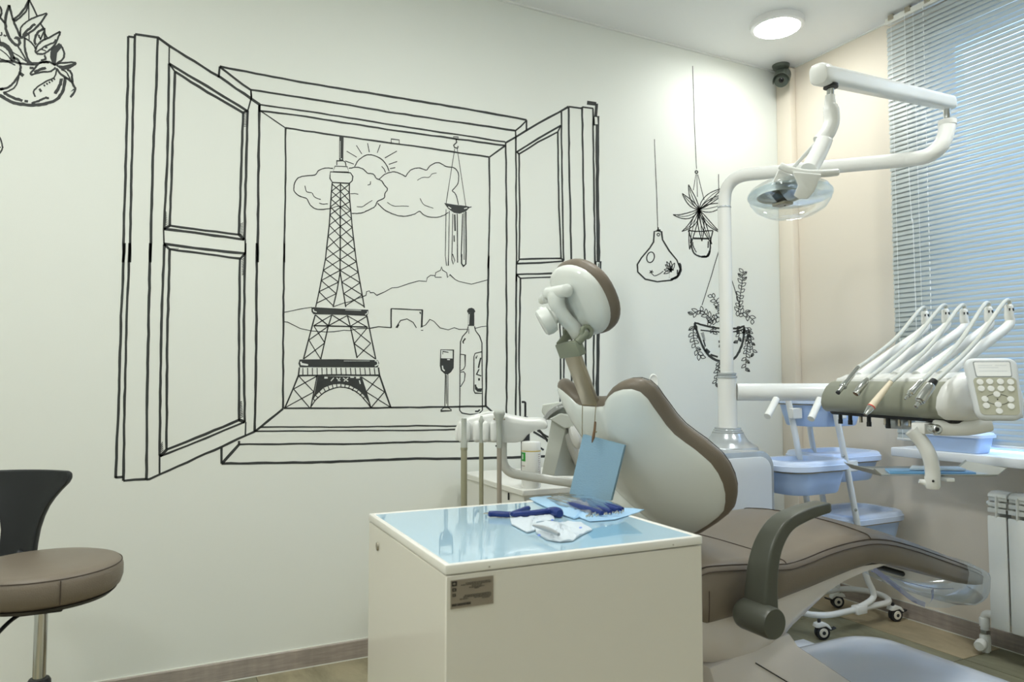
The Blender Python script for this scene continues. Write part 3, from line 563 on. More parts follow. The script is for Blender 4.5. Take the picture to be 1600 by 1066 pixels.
obj('end_plug', G().lathe([(.0,.02),(.008,.02),(.010,.012),(.016,.010),(.018,0),(.018,-.012),(0,-.012)], (-.105, -1.082, .575), (0,1,0), 16), m_rad, rad)
rp = thing('radiator_pipe', (-.1, -1.035, 0), 'white heating pipe and valve at the lower corner of the radiator', 'pipe')
obj('pipe', G().tube(fillet([(-.105, -1.084, .15), (-.105, -1.036, .15), (-.105, -1.036, .001)], .03), .0145, 16), m_rad, rp)
obj('elbow_collar', G().lathe([(.018,0),(.0185,.03),(.016,.034)], (-.105, -1.036, .098), n=18), m_rad, rp)
obj('nut', G().lathe([(.019,0),(.019,.014)], (-.105, -1.036, .072), n=6), m_chrome, rp, smooth=20)
vb = obj('valve_body', G().lathe([(.019,0),(.020,.03),(.019,.055),(.015,.06)], (-.105, -1.036, .008), n=18), m_rad, rp)
obj('valve_knob', G().lathe([(.0,.034),(.016,.034),(.020,.028),(.021,0),(.012,-.004),(.012,-.03)], (-.128, -1.036, .035), (-.92, -.25, -.05), 20), m_rad, rp)

# ---------------------------------------------------------------- box on the sill
def bin_box(name, t, c, hx, hy, h, r, tap=.86, mat=m_blue, part='body', u=(1,0,0), v=(0,1,0)):
    c = Vector(c); rings = []
    for z, k in ((0, tap*.96), (.006, tap), (h*.5, (1+tap)/2), (h, 1)): rings.append(rrect(c+Vector((0,0,z)), hx*k, hy*k, r*k, 5, u, v))
    for z, k in ((h, .965), (.012, tap*.965)): rings.append(rrect(c+Vector((0,0,z)), hx*k, hy*k, r*k, 5, u, v))
    return obj(part, G().loft(rings), mat, t)
def lid_plate(t, c, hx, hy, r, th=.018, mat=m_paleblue2, u=(1,0,0), v=(0,1,0)):
    c = Vector(c); rr = lambda z, k: rrect(c+Vector((0,0,z)), hx-k, hy-k, max(r-k, .004), 5, u, v)
    return obj('lid', G().loft([rr(0,.004), rr(0,0), rr(th*.55,0), rr(th*.6,.004), rr(th*.9,.008), rr(th,.014), rr(th,.04), rr(th*.55,.048), rr(th*.5,.08)]), mat, t)
sb = thing('storage_box', (-.132, -.97, .766), 'pale blue lidded box standing on the window sill', 'box')
bin_box('storage_box', sb, (-.132, -.97, .766), .055, .115, .062, .02, .9)
lid_plate(sb, (-.132, -.97, .826), .061, .124, .022, .02)

# ---------------------------------------------------------------- security camera
m_cam = M('camera_olive', (74, 82, 74), .4)
cv = thing('security_camera', (-.09, -.085, 2.66), 'dark bullet security camera on the ceiling in the room corner', 'camera')
obj('mount', G().lathe([(.0,-.055),(.014,-.055),(.016,-.03),(.024,-.022),(.04,-.016),(.044,-.006),(.044,0),(0,0)], (-.085, -.075, H), n=28), m_cam, cv)
cb = Vector((-.092, -.088, 2.628)); ca = (Vector((-1.75, -1.35, 1.2))-cb).normalized()
obj('body', G().lathe([(.0,-.075),(.028,-.075),(.035,-.065),(.037,0),(.037,.055),(.030,.058)], cb, ca, 28), m_cam, cv)
sx_ = ca.cross(Z3).normalized(); sz_ = sx_.cross(ca)
g = G(); rings = []
for h in (-.05, .08): rings.append([cb+ca*h+sx_*(.0415*math.cos(a))+sz_*(.0415*math.sin(a)) for a in [R(-15+210*i/18) for i in range(19)]]+[cb+ca*h+sx_*(.0395*math.cos(a))+sz_*(.0395*math.sin(a)) for a in [R(195-210*i/18) for i in range(19)]])
obj('sun_shield', g.loft(rings), m_cam, cv)
fc = obj('face', G().lathe([(.0,.0575),(.0315,.0575),(.0315,.05),(0,.05)], cb, ca, 28), m_black, cv)
obj('lens', G().lathe([(.0,.063),(.006,.0625),(.011,.0605),(.013,.057)], cb, ca, 20), M('lens_glass', (18, 20, 24), .05), fc)
obj('lens_ring', G().lathe([(.013,.057),(.013,.061),(.0165,.061),(.0165,.057)], cb, ca, 24), m_olive, fc)

# ---------------------------------------------------------------- storage trolley in the corner
tr = thing('storage_trolley', (-.32, -.6, 0), 'white tube trolley with pale blue lidded bins in the room corner', 'trolley')
m_tube = M('white_tube', (230, 232, 230), .3)
ringp = []
for i in range(33):
    a = 2*math.pi*i/32; cx = -.325+(.155 if math.cos(a) > 0 else -.155)
    ringp.append((cx+.11*math.cos(a), -.535+.118*math.sin(a), .088))
obj('base_ring', G().tube(ringp, .0125, 12, cap=False), m_tube, tr)
def caster(x, y, ang):
    d = Vector((math.cos(ang), math.sin(ang), 0)); s = Vector((-d.y, d.x, 0)); c = Vector((x, y, .029))
    o = obj('caster', G().loft([[c+d*(px_*1.0)+s*sy+Vector((0,0,pz-.026)) for px_, pz in ((-.034,.048),(-.028,.062),(-.006,.068),(.020,.060),(.034,.042),(.030,.038),(.010,.052),(-.02,.047))] for sy in (-.016, .016)]), m_gloss, tr, bevel=.002)
    wh = obj('wheel', G().lathe([(.020,-.013),(.0275,-.012),(.029,-.006),(.029,.006),(.0275,.012),(.020,.013)], c, s, 24), m_rub, o)
    for sg in (-1, 1): obj('hub', G().lathe([(.0,.0135),(.006,.0135),(.0065,.016),(.017,.0155),(.019,.0125),(.019,.004),(0,.004)], c, s*sg, 20), M('hub_cream', (226, 222, 208), .4), o)
    for sg in (-1, 1): obj('axle', G().lathe([(.0,.0165),(.0075,.0165),(.008,.012),(0,.012)], c, s*sg, 14), m_rub, o)
    obj('brake_lever', G().rbox((-.014,-.009,-.003), (.014,.009,.003), .002, 1, Matrix.Translation(c+d*.044+Vector((0,0,.012))) @ Matrix.Rotation(math.atan2(d.y,d.x),4,'Z') @ Matrix.Rotation(R(-18),4,'Y')), m_rub, o)
    obj('stem', G().tube([c+Vector((0,0,.03))-d*.012, c+Vector((0,0,.052))-d*.012], .007, 10), m_rub, o)
for x, y, a in ((-.552,-.655,-.35),(-.085,-.645,-.2),(-.15,-.40,2.7),(-.53,-.40,2.7)): caster(x, y, a)
for nm, pts in (('upright', [on(1303,632,1,-.70), on(1323,730,1,-.70), on(1339,816,1,-.70), on(1352,895,1,-.66), (-.235,-.655,.13), (-.33,-.655,.095)]), ('upright', [on(1231,622,1,-.58), on(1247,703,1,-.58), on(1262,791,1,-.56), (-.47,-.55,.3), (-.44,-.5,.10)]), ('upright', [(-.34,-.42,.90),(-.29,-.42,.66),(-.20,-.42,.30),(-.17,-.42,.10)])):
    obj(nm, G().tube(curve(pts, 5), .0125, 12), m_tube, tr)
obj('clamp', G().rbox((-.36,-.675,.072), (-.30,-.64,.106), .004), m_gloss, tr)
for p, q in ((at(1199,651,2.72), at(1213,624,2.78)), (at(1267,655,2.72), at(1281,624,2.78))): obj('handle_grip', G().tube([p, q], .0135, 14), m_gloss, tr)
def tbin(c, hx, hy, h, lid=True):
    b = bin_box('bin', tr, c, hx, hy, h, .085, .84, part='bin')
    if lid:
        l = lid_plate(b, (c[0], c[1], c[2]+h-.004), hx+.014, hy+.014, .097, .036)
        wr = rrect((c[0], c[1], c[2]+h-.008), hx+.005, hy+.005, .088, 5); obj('rim_wire', G().tube(wr+[wr[0]], .0022, 8, cap=False), m_steel, b)
    return b
tbin((-.655,-.66,.602), .165, .115, .098); tbin((-.30,-.52,.615), .185, .125, .09); tbin((-.235,-.565,.33), .19, .13, .12); tbin((-.42,-.56,.855), .17, .12, .10)
for c in (on(1330,728,1,-.70), on(1243,646,1,-.60), on(1312,646,1,-.685)): obj('bracket', G().rbox((c[0]-.028,c[1]-.012,c[2]-.022), (c[0]+.028,c[1]+.012,c[2]+.022), .003, 1), m_gloss, tr)
for c in (on(1337,797,1,-.714), on(1318,713,1,-.714)): obj('bolt', G().lathe([(.0,.005),(.005,.004),(.006,0)], c, (-.3,-1,0), 12), m_chrome, tr)

# ---------------------------------------------------------------- foreground cabinet
CT = .76
ca_, cw_, cd_ = R(-1.6), .507, .487
cfl = on(696, 884, 2, CT); cu = Vector((math.cos(ca_), math.sin(ca_), 0)); cvv = Vector((-math.sin(ca_), math.cos(ca_), 0))
MC = Matrix(((cu.x, cvv.x, 0, cfl.x), (cu.y, cvv.y, 0, cfl.y), (0, 0, 1, 0), (0, 0, 0, 1)))   # cabinet frame: x along the front, y to the back
cp = lambda x, y, z: MC @ Vector((x, y, z))
cab = thing('medical_cabinet', cp(cw_/2, cd_/2, 0), 'large white rolling cabinet with a glass top in the foreground', 'cabinet')
m_lac = M('cabinet_lacquer', (222, 218, 206), .16)
obj('body', G().rbox((.001, .001, .075), (cw_-.001, cd_-.001, CT-.017), .0015, 1, MC), m_lac, cab)
g = G()
rw = .011; out = [(0,0),(cw_,0),(cw_,cd_),(0,cd_)]; inn = [(rw,rw),(cw_-rw,rw),(cw_-rw,cd_-rw),(rw,cd_-rw)]
vs = [cp(x, y, CT-.0155) for x, y in out]+[cp(x, y, CT) for x, y in out]+[cp(x, y, CT) for x, y in inn]+[cp(x, y, CT-.0155) for x, y in inn]
fs = []
for i in range(4):
    j = (i+1) % 4; fs += [(i, j, 4+j, 4+i), (4+i, 4+j, 8+j, 8+i), (8+i, 8+j, 12+j, 12+i), (12+i, 12+j, j, i)]
rim = obj('top_rim', g.add(vs, fs), M('rim_white', (234, 232, 224), .3), cab, bevel=.0022)
for x in (.075, .44): obj('screw', G().lathe([(.0,.0006),(.0013,.0005),(.0015,0)], cp(x, 0, CT-.010), -cvv, 10), m_steel, rim)
obj('glass_top', G().box((rw, rw, CT-.008), (cw_-rw, cd_-rw, CT-.0012), MC), M('blue_backed_glass', (170, 203, 222), .03, coat=.5), cab, smooth=0)
obj('lock_cap', G().lathe([(.0,.002),(.007,.002),(.0085,.001),(.009,0)], cp(0, cd_*.845, .705), -cu, 24), m_steel, cab)
# rating sticker on the front
st = obj('sticker', G().box((.009, -.0006, .6915), (.082, .001, .7355), MC), M('sticker_grey', (138, 128, 112), .45), cab, smooth=0)
rs = random.Random(3)
def ink_bar(x, z, w, h): return G().box((x, -.0011, z), (x+w, -.0005, z+h), MC)
for z, x0, x1, h in ((.7285,.034,.076,.0011),(.7262,.026,.078,.0011),(.7238,.044,.062,.0010),(.7212,.040,.066,.0012),(.7192,.049,.057,.0010),(.7095,.032,.077,.0011),(.7072,.030,.078,.0012),(.7048,.048,.078,.0011),(.7025,.062,.075,.0010),(.7045,.024,.038,.0012)):
    x = x0; gg = G()
    while x < x1:
        w = rs.uniform(.0012, .0042); gg.box((x, -.0011, z), (min(x+w, x1), -.0005, z+h), MC); x += w+.0009
    obj('print_line', gg, m_inkp, st, smooth=0, kind='stuff')
for x, z, w, h in ((.0105,.7265,.0085,.0075),(.0115,.7185,.0065,.0048),(.0118,.7105,.0055,.0042)):
    gg = G(); gg.box((x, -.0011, z), (x+w, -.0005, z+h*.3), MC); gg.box((x, -.0011, z+h*.7), (x+w, -.0005, z+h), MC); gg.box((x+w*.72, -.0011, z), (x+w, -.0005, z+h), MC); gg.box((x, -.0011, z), (x+w*.2, -.0005, z+h), MC)
    obj('print_mark', gg, M('print_black', (34, 30, 26), .6), st, smooth=0, kind='stuff')
gg = G(); x = .0105
while x < .043:
    w = rs.uniform(.0006, .0022); gg.box((x, -.0011, .6955), (x+w, -.0005, .6992), MC); x += w+rs.uniform(.0004, .0009)
obj('print_bar', gg, M('print_black', (34, 30, 26), .6), st, smooth=0, kind='stuff')
for i, (x, y) in enumerate(((.05,.05),(cw_-.05,.05),(cw_-.05,cd_-.05),(.05,cd_-.05))):
    w = obj('caster', G().lathe([(.018,-.012),(.03,-.011),(.032,0),(.03,.011),(.018,.012)], cp(x, y, .0325), cu, 20), m_rub, cab)
    obj('fork', G().rbox((x-.018, y-.02, .045), (x+.018, y+.02, .077), .004, 1, MC), m_chrome, w)

# ---------------------------------------------------------------- things on the cabinet
c8s = lambda x, y: (740+x/5.714, 760+y/5.714)
def tp(x, y, z=0): q = on(*c8s(x, y), 2, CT+z); return Vector((q.x, q.y, CT+z))
def puffy(g, outline, z0, h, seed=0, rows=5, crink=.0015):
    rr = random.Random(seed); c = sum(outline, Vector())/len(outline); P = []
    for a, b in zip(outline, outline[1:]+outline[:1]): P += [a.lerp(b, t/4) for t in range(4)]
    rings = [[Vector((p.x, p.y, CT+z0+.0003)) for p in P], [Vector((p.x, p.y, CT+z0+.0012+rr.uniform(0, crink))) for p in P]]
    for i in range(1, rows+1):
        f_ = i/rows; rings.append([Vector((p.x+(c.x-p.x)*f_*.97, p.y+(c.y-p.y)*f_*.97, CT+z0+.0012+h*math.sin(f_*math.pi/2)**.6+rr.uniform(-crink, crink))) for p in P])
    return g.loft(rings)
m_film = clear('pouch_film', (232, 243, 250), .7, .16)
m_navy = M('navy_grip', (30, 52, 118), .35)
m_pouchb = M('pouch_blue_edge', (170, 208, 238), .4); m_paper = M('pouch_paper', (204, 214, 221), .6, bump=.2, bscale=90)
# big pouch with navy instruments
sp = thing('sterile_pouch', tp(1000, 200), 'blue-edged clear sterile pouch holding navy handled tools on the cabinet', 'pouch')
o1 = [tp(*p) for p in ((495,112),(640,93),(960,96),(1050,94),(1360,205),(1525,212),(1470,238),(1260,302),(1040,318),(945,282),(900,295),(770,250),(560,150))]
obj('backing', puffy(G(), o1, 0, .004, 1, 4, .002), m_pouchb, sp)
inner = [tp(*p) for p in ((650,125),(960,108),(1120,130),(1350,215),(1230,275),(1050,280),(950,235),(760,190))]
obj('film', puffy(G(), inner, .004, .015, 2, 5, .0008), m_film, sp)
for i, (a, b) in enumerate((((930,120),(1290,212)),((880,135),(1230,228)),((840,150),(1150,240)),((960,112),(1330,205)))):
    p, q = tp(*a, .011), tp(*b, .011); obj('tool', G().tube([p, p.lerp(q, .2), p.lerp(q, .8), q], [.003,.0055,.006,.0045], 10), m_navy, sp)
    obj('tool_tip', G().tube([p.lerp(q, -.6), p], [.0012,.0022], 8), m_steel, sp)
g = G(); rs = random.Random(5)
for i in range(22):
    t = i/21; p = tp(1010+t*320+rs.uniform(-8, 8), 262-t*38+rs.uniform(-14, 12), .010); g.ball(p, (.0035*rs.uniform(.6,1.2), .0022, .003), 6, 4)
obj('beads', g, m_chrome, sp, kind='stuff')
# pliers with navy grips
pl = thing('dental_pliers', tp(400, 240), 'pliers with navy blue grips lying by the white pouch on the cabinet', 'pliers')
lay = lambda pts, z: [tp(x, y, z) for x, y in pts]
obj('handle', G().tube(curve(lay([(132,248),(190,246),(300,252),(350,252)], .0065), 4), [.004]+[.0062]*11+[.005], 12), m_navy, pl)
obj('handle', G().tube(curve(lay([(340,250),(400,228),(460,205),(492,196)], .009), 4), [.004]+[.0058]*11+[.005], 12), m_navy, pl)
obj('handle', G().tube(curve(lay([(350,252),(480,244),(620,228),(700,222),(772,245)], .0085), 4), [.0045]+[.006]*9+[.007,.008,.009,.0105,.0115,.011,.008], 12), m_navy, pl)
obj('jaw', G().tube(lay([(90,246),(132,248)], .005), [.0018,.0038], 10), m_chrome, pl)
obj('joint', G().lathe([(.0,.004),(.006,.004),(.007,0),(.006,-.004),(0,-.004)], tp(345, 252, .007), (0,0,1), 16), m_chrome, pl)
wp = thing('paper_pouch', tp(500, 330), 'white paper pouch folded under the pliers on the cabinet', 'pouch')
o2 = [tp(*p, .0) for p in ((318,262),(500,262),(700,228),(722,302),(560,330),(545,400),(480,418),(340,345))]
obj('paper', puffy(G(), o2, 0, .003, 4, 4, .002), m_paper, wp)
obj('seal_print', G().add([tp(690,296,.0075), tp(712,292,.0075), tp(714,304,.0075), tp(694,308,.0075)], [(0,1,2,3)]), M('pouch_print', (96, 128, 214), .5), wp, smooth=0)
wp2 = thing('swab_pouch', tp(780, 420), 'crumpled white pouch with a grey instrument, nearest the cabinet front edge', 'pouch')
o3 = [tp(*p) for p in ((535,352),(640,340),(760,345),(960,335),(1060,395),(950,445),(885,492),(770,500),(650,480),(560,420))]
obj('paper', puffy(G(), o3, 0, .012, 6, 5, .0035), m_paper, wp2)
obj('instrument', G().tube(lay([(530,350),(620,372),(700,400),(760,430)], .0155), [.002,.0045,.0045,.003], 10), M('grey_instrument', (168, 172, 176), .35, .3), wp2)
for a in ((570,432),(940,365)):
    obj('seal_print', G().add([tp(a[0],a[1],.0165), tp(a[0]+26,a[1]-4,.0165), tp(a[0]+30,a[1]+9,.0165), tp(a[0]+5,a[1]+13,.0165)], [(0,1,2,3)]), M('pouch_print', (96, 128, 214), .5), wp2, smooth=0)
fl = obj('clear_film', puffy(G(), [tp(*p) for p in ((1000,400),(1180,355),(1350,318),(1510,425),(1330,428),(1060,470))], 0, .0015, 8, 3, .0006), clear('wrapper_film', (244, 250, 253), .12, .15)); tag(fl, 'empty clear film wrapper lying at the right of the white pouches', 'wrapper')

# ---------------------------------------------------------------- operator stool
sx, sy, sz = -3.222, -.782, .563
stl = thing('operator_stool', (sx, sy, 0), 'round taupe stool with a black backrest at the left edge', 'stool')
obj('seat', G().lathe([(.0,.0),(.115,.0),(.147,.004),(.158,.014),(.163,.03),(.163,.052),(.160,.062),(.154,.069),(.14,.073),(.09,.076),(.0,.077)], (sx, sy, sz), n=64), m_leather, stl)
ring = [(sx+.1597*math.cos(a), sy+.1597*math.sin(a), sz+.0635) for a in [2*math.pi*i/64 for i in range(65)]]
obj('seam', G().tube(ring, .0012, 6, cap=False), m_stitch, stl)
va = math.atan2(-(sy-CAM.y), -(sx-CAM.x))+.20
obj('side_seam', G().tube([(sx+.1645*math.cos(va), sy+.1645*math.sin(va), sz+z) for z in (.012,.03,.05,.062)], .0012, 6), m_stitch, stl)
obj('seat_base', G().lathe([(.05,-.012),(.14,-.006),(.150,.003),(0,.003)], (sx, sy, sz), n=48), m_black, stl)
obj('mechanism', G().rbox((sx-.045, sy-.045, sz-.034), (sx+.045, sy+.045, sz-.006), .004), m_black, stl)
obj('gas_column', G().lathe([(.0135,.36),(.0135,sz-.02)], (sx, sy, 0), n=20), m_chrome, stl)
obj('column_cover', G().lathe([(.03,.1),(.03,.2),(.026,.2),(.026,.30),(.0235,.37),(.020,.376),(.0140,.376)], (sx, sy, 0), n=24), m_black, stl)
lv = curve([(sx-.02, sy-.03, sz-.022), (sx-.05, sy-.09, sz-.03), (sx-.085, sy-.13, sz-.07), (sx-.10, sy-.145, sz-.115)])
le = obj('lever', G().tube(lv, .0045, 10), m_black, stl); obj('lever_grip', G().tube([lv[-3], lv[-1]+(lv[-1]-lv[-2])*3], .008, 10), m_black, le)
# waisted backrest, facing along the view
rt = Vector((_rt.x, _rt.y, 0)); fw = Vector((-_rt.y, _rt.x, 0))
bc = Vector((sx, sy, 0))+fw*.140-rt*.158
prof = [(.50,.044),(.60,.044),(.655,.043),(.69,.045),(.72,.052),(.745,.062),(.765,.075),(.785,.092),(.803,.110),(.815,.116),(.828,.114),(.834,.107)]
rings = []
for z, hw in prof:
    off = fw*((z-.6)*.18); row = []
    for i in range(13):
        t = -1+2*i/12; row.append(bc+off+rt*(hw*t)+Vector((0,0,z-.013))+fw*(-.03*t*t*hw/.13)+Vector((0,0,.0)))
    th = fw*.022 if z < .83 else fw*.014
    rings.append(row+[p+th for p in reversed(row)])
obj('backrest', G().loft(rings), m_black, stl, bevel=.004)
obj('back_support', G().tube(fillet([(sx, sy, sz-.02), tuple(Vector((sx, sy, sz-.02))+fw*.19), tuple(bc+fw*.005+Vector((0,0,.62)))], .05), .012, 10), m_black, stl)
for i in range(5):
    a = R(20+72*i); d = Vector((math.cos(a), math.sin(a), 0)); e = Vector((sx, sy, 0))+d*.27
    lg = obj('leg', G().tube([Vector((sx, sy, .11))+d*.02, Vector((sx, sy, .10))+d*.15, e+Vector((0,0,.075))], [(.022,.018),(.018,.014),(.014,.012)], 10), m_black, stl)
    obj('caster', G().lathe([(.015,-.02),(.025,-.018),(.027,0),(.025,.018),(.015,.02)], e+Vector((0,0,.028)), Vector((-d.y, d.x, 0)), 16), m_rub, lg)
    obj('stem', G().tube([e+Vector((0,0,.03)), e+Vector((0,0,.08))], .006, 8), m_chrome, lg)

# ---------------------------------------------------------------- dental chair (axis along +x, feet to the window wall)
YC = -1.18
dc = thing('dental_chair', (-1.1, YC, 0), 'reclining taupe leather dental chair with a white shell and headrest', 'dental chair')
m_shell = M('shell_white', (226, 230, 226), .18)
m_shell2 = M('shell_warm_white', (214, 208, 203), .2)
m_basew = M('base_white', (243, 246, 250), .14)
REC = R(53); BB = Vector((-1.652, YC, .5156)); SS = Vector((-math.cos(REC), 0, math.sin(REC))); NF = Vector((SS.z, 0, -SS.x)); WW = Vector((0, 1, 0))
half = [(-.056,.582),(-.07,.587),(-.082,.6),(-.098,.609),(-.123,.618),(-.151,.62),(-.173,.615),(-.189,.602),(-.196,.58),(-.197,.554),(-.199,.53),(-.201,.499),(-.207,.469),(-.219,.441),(-.231,.416),(-.24,.389),(-.246,.369),(-.248,.338),(-.245,.307),(-.237,.277),(-.226,.253),(-.211,.229),(-.189,.212),(-.15,.190),(-.10,.165),(-.05,.145)]
outl = [(-.028,.581)]+half+[(0,.14)]+[(-w, s) for w, s in reversed(half)]+[(.028,.581)]
CC = (0, .375)
def bpt(w, s, off): return BB+SS*s+WW*w+NF*(1.1*w*w+off)
def bring(k, off, grow=0):
    out = []
    for w, s in outl:
        dw, ds = w-CC[0], s-CC[1]; l = math.hypot(dw, ds); f_ = k+(grow/l if l else 0); out.append(bpt(CC[0]+dw*f_, CC[1]+ds*f_, off))
    return out
obj('backrest_shell', G().loft([bring(.985, .018), bring(.998, .010), bring(1, .003), bring(.985, -.003), bring(.95, -.008), bring(.85, -.016), bring(.7, -.024), bring(.5, -.03), bring(.25, -.034), bring(.02, -.035)]), m_shell, dc, smooth=50)
bc_ = obj('backrest_cushion', G().loft([bring(.97, .0), bring(1, .004, .004), bring(1, .011, .010), bring(1, .022, .013), bring(1, .034, .010), bring(1, .042, .002), bring(.93, .046), bring(.8, .046), bring(.55, .042), bring(.25, .038), bring(.02, .037)]), m_leather, dc, smooth=60)
n_ = len(outl); sm = bring(1, .040, .0062)
obj('stitching', G().tube([p for p in sm[4:28]], .0011, 6), m_stitch, bc_)
# round hinge cover low on the shell
hc = bpt(.135, .115, -.035)
obj('hinge_cover', G().lathe([(.0,.045),(.06,.043),(.11,.034),(.145,.018),(.160,-.004),(.158,-.03)], hc-NF*.004, -NF, 40), m_shell, dc)

# seat and leg rest in one sweep
XS = [-1.865,-1.855,-1.83,-1.75,-1.66,-1.57,-1.5,-1.42,-1.34,-1.25,-1.16,-1.05,-.97,-.89,-.81,-.73,-.66,-.60,-.55,-.52,-.505]
ZT = [.575,.600,.612,.608,.600,.590,.597,.611,.619,.620,.606,.576,.551,.526,.501,.476,.454,.434,.416,.404,.394]
ZB = [.49,.478,.474,.480,.492,.507,.517,.530,.543,.552,.533,.505,.480,.456,.434,.415,.400,.389,.382,.379,.381]
HW = [.215,.235,.243,.245,.246,.246,.246,.246,.246,.245,.242,.236,.226,.214,.200,.184,.166,.145,.118,.088,.05]
CR = [.0,.008,.012,.014,.012,.010,.012,.016,.02,.024,.026,.026,.024,.022,.02,.018,.016,.014,.012,.008,.004]
def seat_ring(i, grow=0.0):
    x, zt, zb, h, cr = XS[i], ZT[i], ZB[i], HW[i], CR[i]; r = []
    for t in (-1,-.97,-.93,-.8,-.5,0,.5,.8,.93,.97,1):
        a = abs(t); z = zt+cr*(1-t*t)**.7 if a < .965 else zt-.004 if a < .99 else zt-.014
        r.append((t*h, z))
    side = [(1.012, .35), (1.012, .65), (1.0, .93), (.95, 1.0)]
    for k, f_ in side: r.append((h*k, zt-.014+(zb-zt+.014)*f_))
    r.append((0, zb))
    for k, f_ in reversed(side): r.append((-h*k, zt-.014+(zb-zt+.014)*f_))
    return [Vector((x, YC+y, z)) for y, z in r]
sc_ = obj('seat_cushion', G().loft([seat_ring(i) for i in range(len(XS))]), m_leather, dc, smooth=65)
rings = [seat_ring(i) for i in range(len(XS))]
for k in (1, 9): obj('seam', G().tube(curve([rings[i][k]+Vector((0,0,.0005)) for i in range(1, len(XS)-2)], 3), .0015, 6), m_stitch, sc_)
obj('seam', G().tube(curve([rings[i][0]+Vector((0,-.0015,-.001)) for i in range(1, len(XS)-2)], 3), .0011, 6), m_stitch, sc_)
for i in (9, 5): obj('cross_seam', G().tube(curve([rings[i][k]+Vector((0,0,.0008)) for k in range(1, 10)], 3), .0013, 6), m_stitch, sc_)
obj('side_seam', G().tube([rings[2][-1], rings[2][-2], rings[2][-3]], .0012, 6), m_stitch, sc_)

# white under-shell
xs_ = [-1.93,-1.87,-1.8,-1.707,-1.65,-1.6,-1.55,-1.508,-1.43,-1.361,-1.28,-1.205,-1.18]
zb_ = [.42,.385,.358,.334,.334,.345,.372,.402,.445,.481,.512,.531,.538]
zt_ = [.47,.482,.49,.497,.500,.508,.515,.522,.535,.546,.548,.546,.544]
rings = []
for x, a, b in zip(xs_, zb_, zt_):
    w = .236; rr = []
    for t in range(-6, 7):
        u = t/6; e = max(0, abs(u)-.72)/.28; rr.append(Vector((x, YC+w*(u if abs(u) < .999 else u), a+(b-a)*.55*e**2)))
    rings.append(rr+[Vector((x, YC+w, b)), Vector((x, YC-w, b))])
obj('under_shell', G().loft(rings), m_shell2, dc, smooth=50)
# lift strut and floor base
so = obj('lift_strut', G().prism([(-1.80,.36),(-1.53,.40),(-1.50,.362),(-.99,.035),(-.99,.02),(-1.62,.02),(-1.74,.20)], .42, (0, YC+.21, 0), (1,0,0), (0,0,1)), m_shell2, dc, bevel=.012)
obj('panel_gap', G().tube([(-1.653,YC-.2105,.347),(-1.12,YC-.2105,.02)], .0016, 6), m_inkp, so)
def base_ring(k, z, r=.17):
    return rrect((-.96, YC+.06, z), .545*1-k, .37-k, max(r-k, .02), 8)
bo = obj('floor_base', G().loft([base_ring(.0,.0), base_ring(-.004,.012), base_ring(.0,.03), base_ring(.02,.048), base_ring(.06,.062), base_ring(.12,.072), base_ring(.22,.078), base_ring(.33,.08)]), m_basew, dc, smooth=60)
obj('service_cover', G().rbox((-.80,-.78,.0), (-.66,-.655,.02), .004), m_basew, dc)

# armrest
av = obj('arm_pivot', G().lathe([(.0,-.034),(.030,-.034),(.034,-.028),(.0355,-.02),(.0355,.060),(.033,.066),(.0,.066)], (-1.752, -1.484, .503), (0,-1,0), 36), m_olive, dc)
ap = curve([(-1.733,-1.49,.515),(-1.731,-1.49,.56),(-1.722,-1.49,.62),(-1.70,-1.49,.67),(-1.66,-1.49,.708),(-1.60,-1.49,.726),(-1.545,-1.492,.735),(-1.51,-1.494,.738)], 4)
rings = []; m_ = len(ap)
for i, p in enumerate(ap):
    t = (ap[min(i+1, m_-1)]-ap[max(i-1, 0)]).normalized(); nrm = Vector((0, 1, 0)).cross(t)
    f_ = i/(m_-1); th = .022-.010*f_; wd = .037-.017*f_
    if i >= m_-2: th *= (.82 if i == m_-2 else .45); wd *= (.88 if i == m_-2 else .6)
    rings.append(rrect(p, th, wd, th*.35, 4, nrm, (0,1,0)))
obj('armrest', G().loft(rings), m_olive, dc, smooth=45)
obj('arm_axle', G().tube([(-1.728,-1.43,.489),(-1.728,-1.35,.50)], .02, 14), m_black, dc)

# headrest
hcen = on(906, 468, 1, YC); nh = Vector((.87, -.08, .48)).normalized(); hu = Vector((0,1,0)); hu = (hu-nh*hu.dot(nh)).normalized(); hv = nh.cross(hu)
if hv.z < 0: hv = -hv
def head_ring(k, off, n=40, drop=0):
    out = []
    for i in range(n):
        a = 2*math.pi*i/n; c_, s_ = math.cos(a), math.sin(a)
        x = .118*math.copysign(abs(c_)**.85, c_); y = .100*math.copysign(abs(s_)**.9, s_)
        out.append(hcen+hu*(x*k)+hv*(y*k)+nh*(off+.9*(x*k)**2))
    return out
hc_ = obj('headrest_cushion', G().loft([head_ring(.90,-.006), head_ring(.99,-.002), head_ring(1.03,.006), head_ring(1.045,.014), head_ring(1.03,.024), head_ring(.95,.031), head_ring(.8,.032), head_ring(.5,.028), head_ring(.1,.025)]), m_leather, dc, smooth=60)
hs = obj('headrest_shell', G().loft([head_ring(.97,.004), head_ring(.985,-.004), head_ring(.97,-.014), head_ring(.9,-.024), head_ring(.75,-.032), head_ring(.5,-.038), head_ring(.1,-.04)]), m_shell, dc, smooth=60)
hp = lambda u, v, o: hcen+hu*u+hv*v+nh*o
